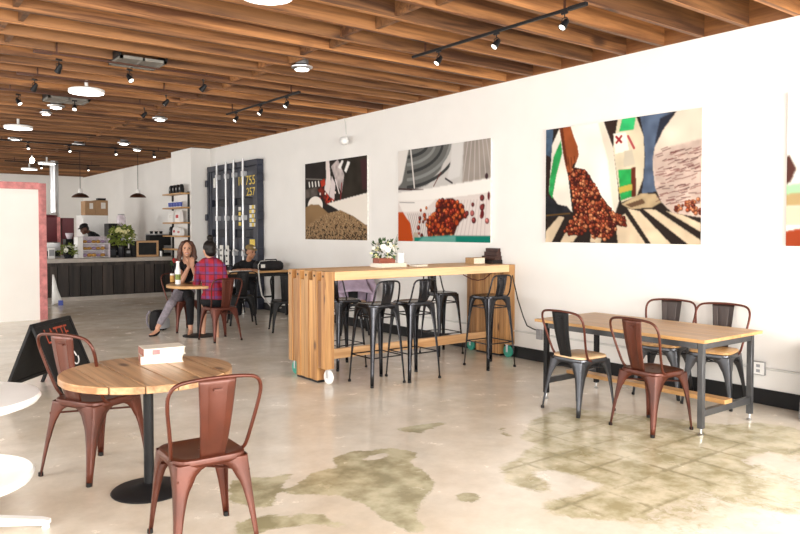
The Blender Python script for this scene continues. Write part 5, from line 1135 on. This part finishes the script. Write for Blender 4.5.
def can(lab, x, y, r=.085):
    t = thing('downlight', lab, 'ceiling lamp', (x, y, 3.225), 0, 'small downlights between the joists')
    MB().lathe([(r, .0), (r*1.5, .018), (r*1.55, .03), (r*1.1, .045), (r*.9, .06), (r*.9, .02)], 28).build('reflector', M['steel'], t); MB().lathe([(0, -.012), (r*.95, -.006), (r*.98, .004), (r*.95, .02), (0, .02)], 28).build('diffuser', M['lamp'], t)
    MB().lathe([(0, .06), (r*.95, .06), (r*.7, .33), (0, .34)], 20).build('housing', M['zinc'], t)
for px, py, r, lab in ((302, 71, .075, 'shiny downlight between the joists above the bar table side'), (160, 121, .075, 'shiny downlight close to the track toward the container doors'), (56, 109, .075, 'shiny downlight beyond the far thin track'), (46, 115.5, .055, 'smallest round downlight beside the shiny one'), (78.5, 146, .08, 'downlight above the pastry case'), (124, 145, .08, 'downlight above the chalkboard sign'), (15, 141, .08, 'downlight near the bare bulb'), (137, 151, .07, 'downlight nearest the white pillar top')):
    q = onz(px, py, 3.21); can(lab, q.x, q.y, r)
q = (3.18, 17.37); t = thing('bare_bulb', 'bare glowing bulb on a short cord above the pink panel', 'bulb', (q[0], q[1], 3.02)); MB().ball((0, 0, 0), (.05, .05, .06)).build('glass', M['bulb'], t); MB().lathe([(.02, .05), (.02, .11), (0, .12)], 12).build('socket', M['white'], t); MB().tube([(0, 0, .1), (0, 0, .545)], .005, 6).build('cord', M['black'], t)
def vent(lab, x0, x1, y0, y1):
    t = thing('ceiling_vent', lab, 'vent', ((x0+x1)/2, (y0+y1)/2, 3.245), 0, 'grey vents between the joists'); a, b = (x1-x0)/2, (y1-y0)/2
    MB().b2(-a, a, -b, -b+.03, -.0, .03).b2(-a, a, b-.03, b, 0, .03).b2(-a, -a+.03, -b, b, 0, .03).b2(a-.03, a, -b, b, 0, .03).b2(-.01, .01, -b, b, 0, .03).build('frame', M['vent'], t); MB().b2(-a+.01, a-.01, -b+.01, b-.01, .012, .022).build('grille', M['vent'], t)
    for s_ in (-1, 1): MB().b2(s_*a-.012, s_*a+.012, -b, b, .022, .10).build('side_flap', M['black'], t)
vent('grey ceiling vent panel with dark ends beneath the joists', 2.2, 2.67, 7.53, 7.97-.02); vent('smaller looking grey ceiling vent beyond the long glowing disc', 2.1, 2.62, 10.35, 10.72)
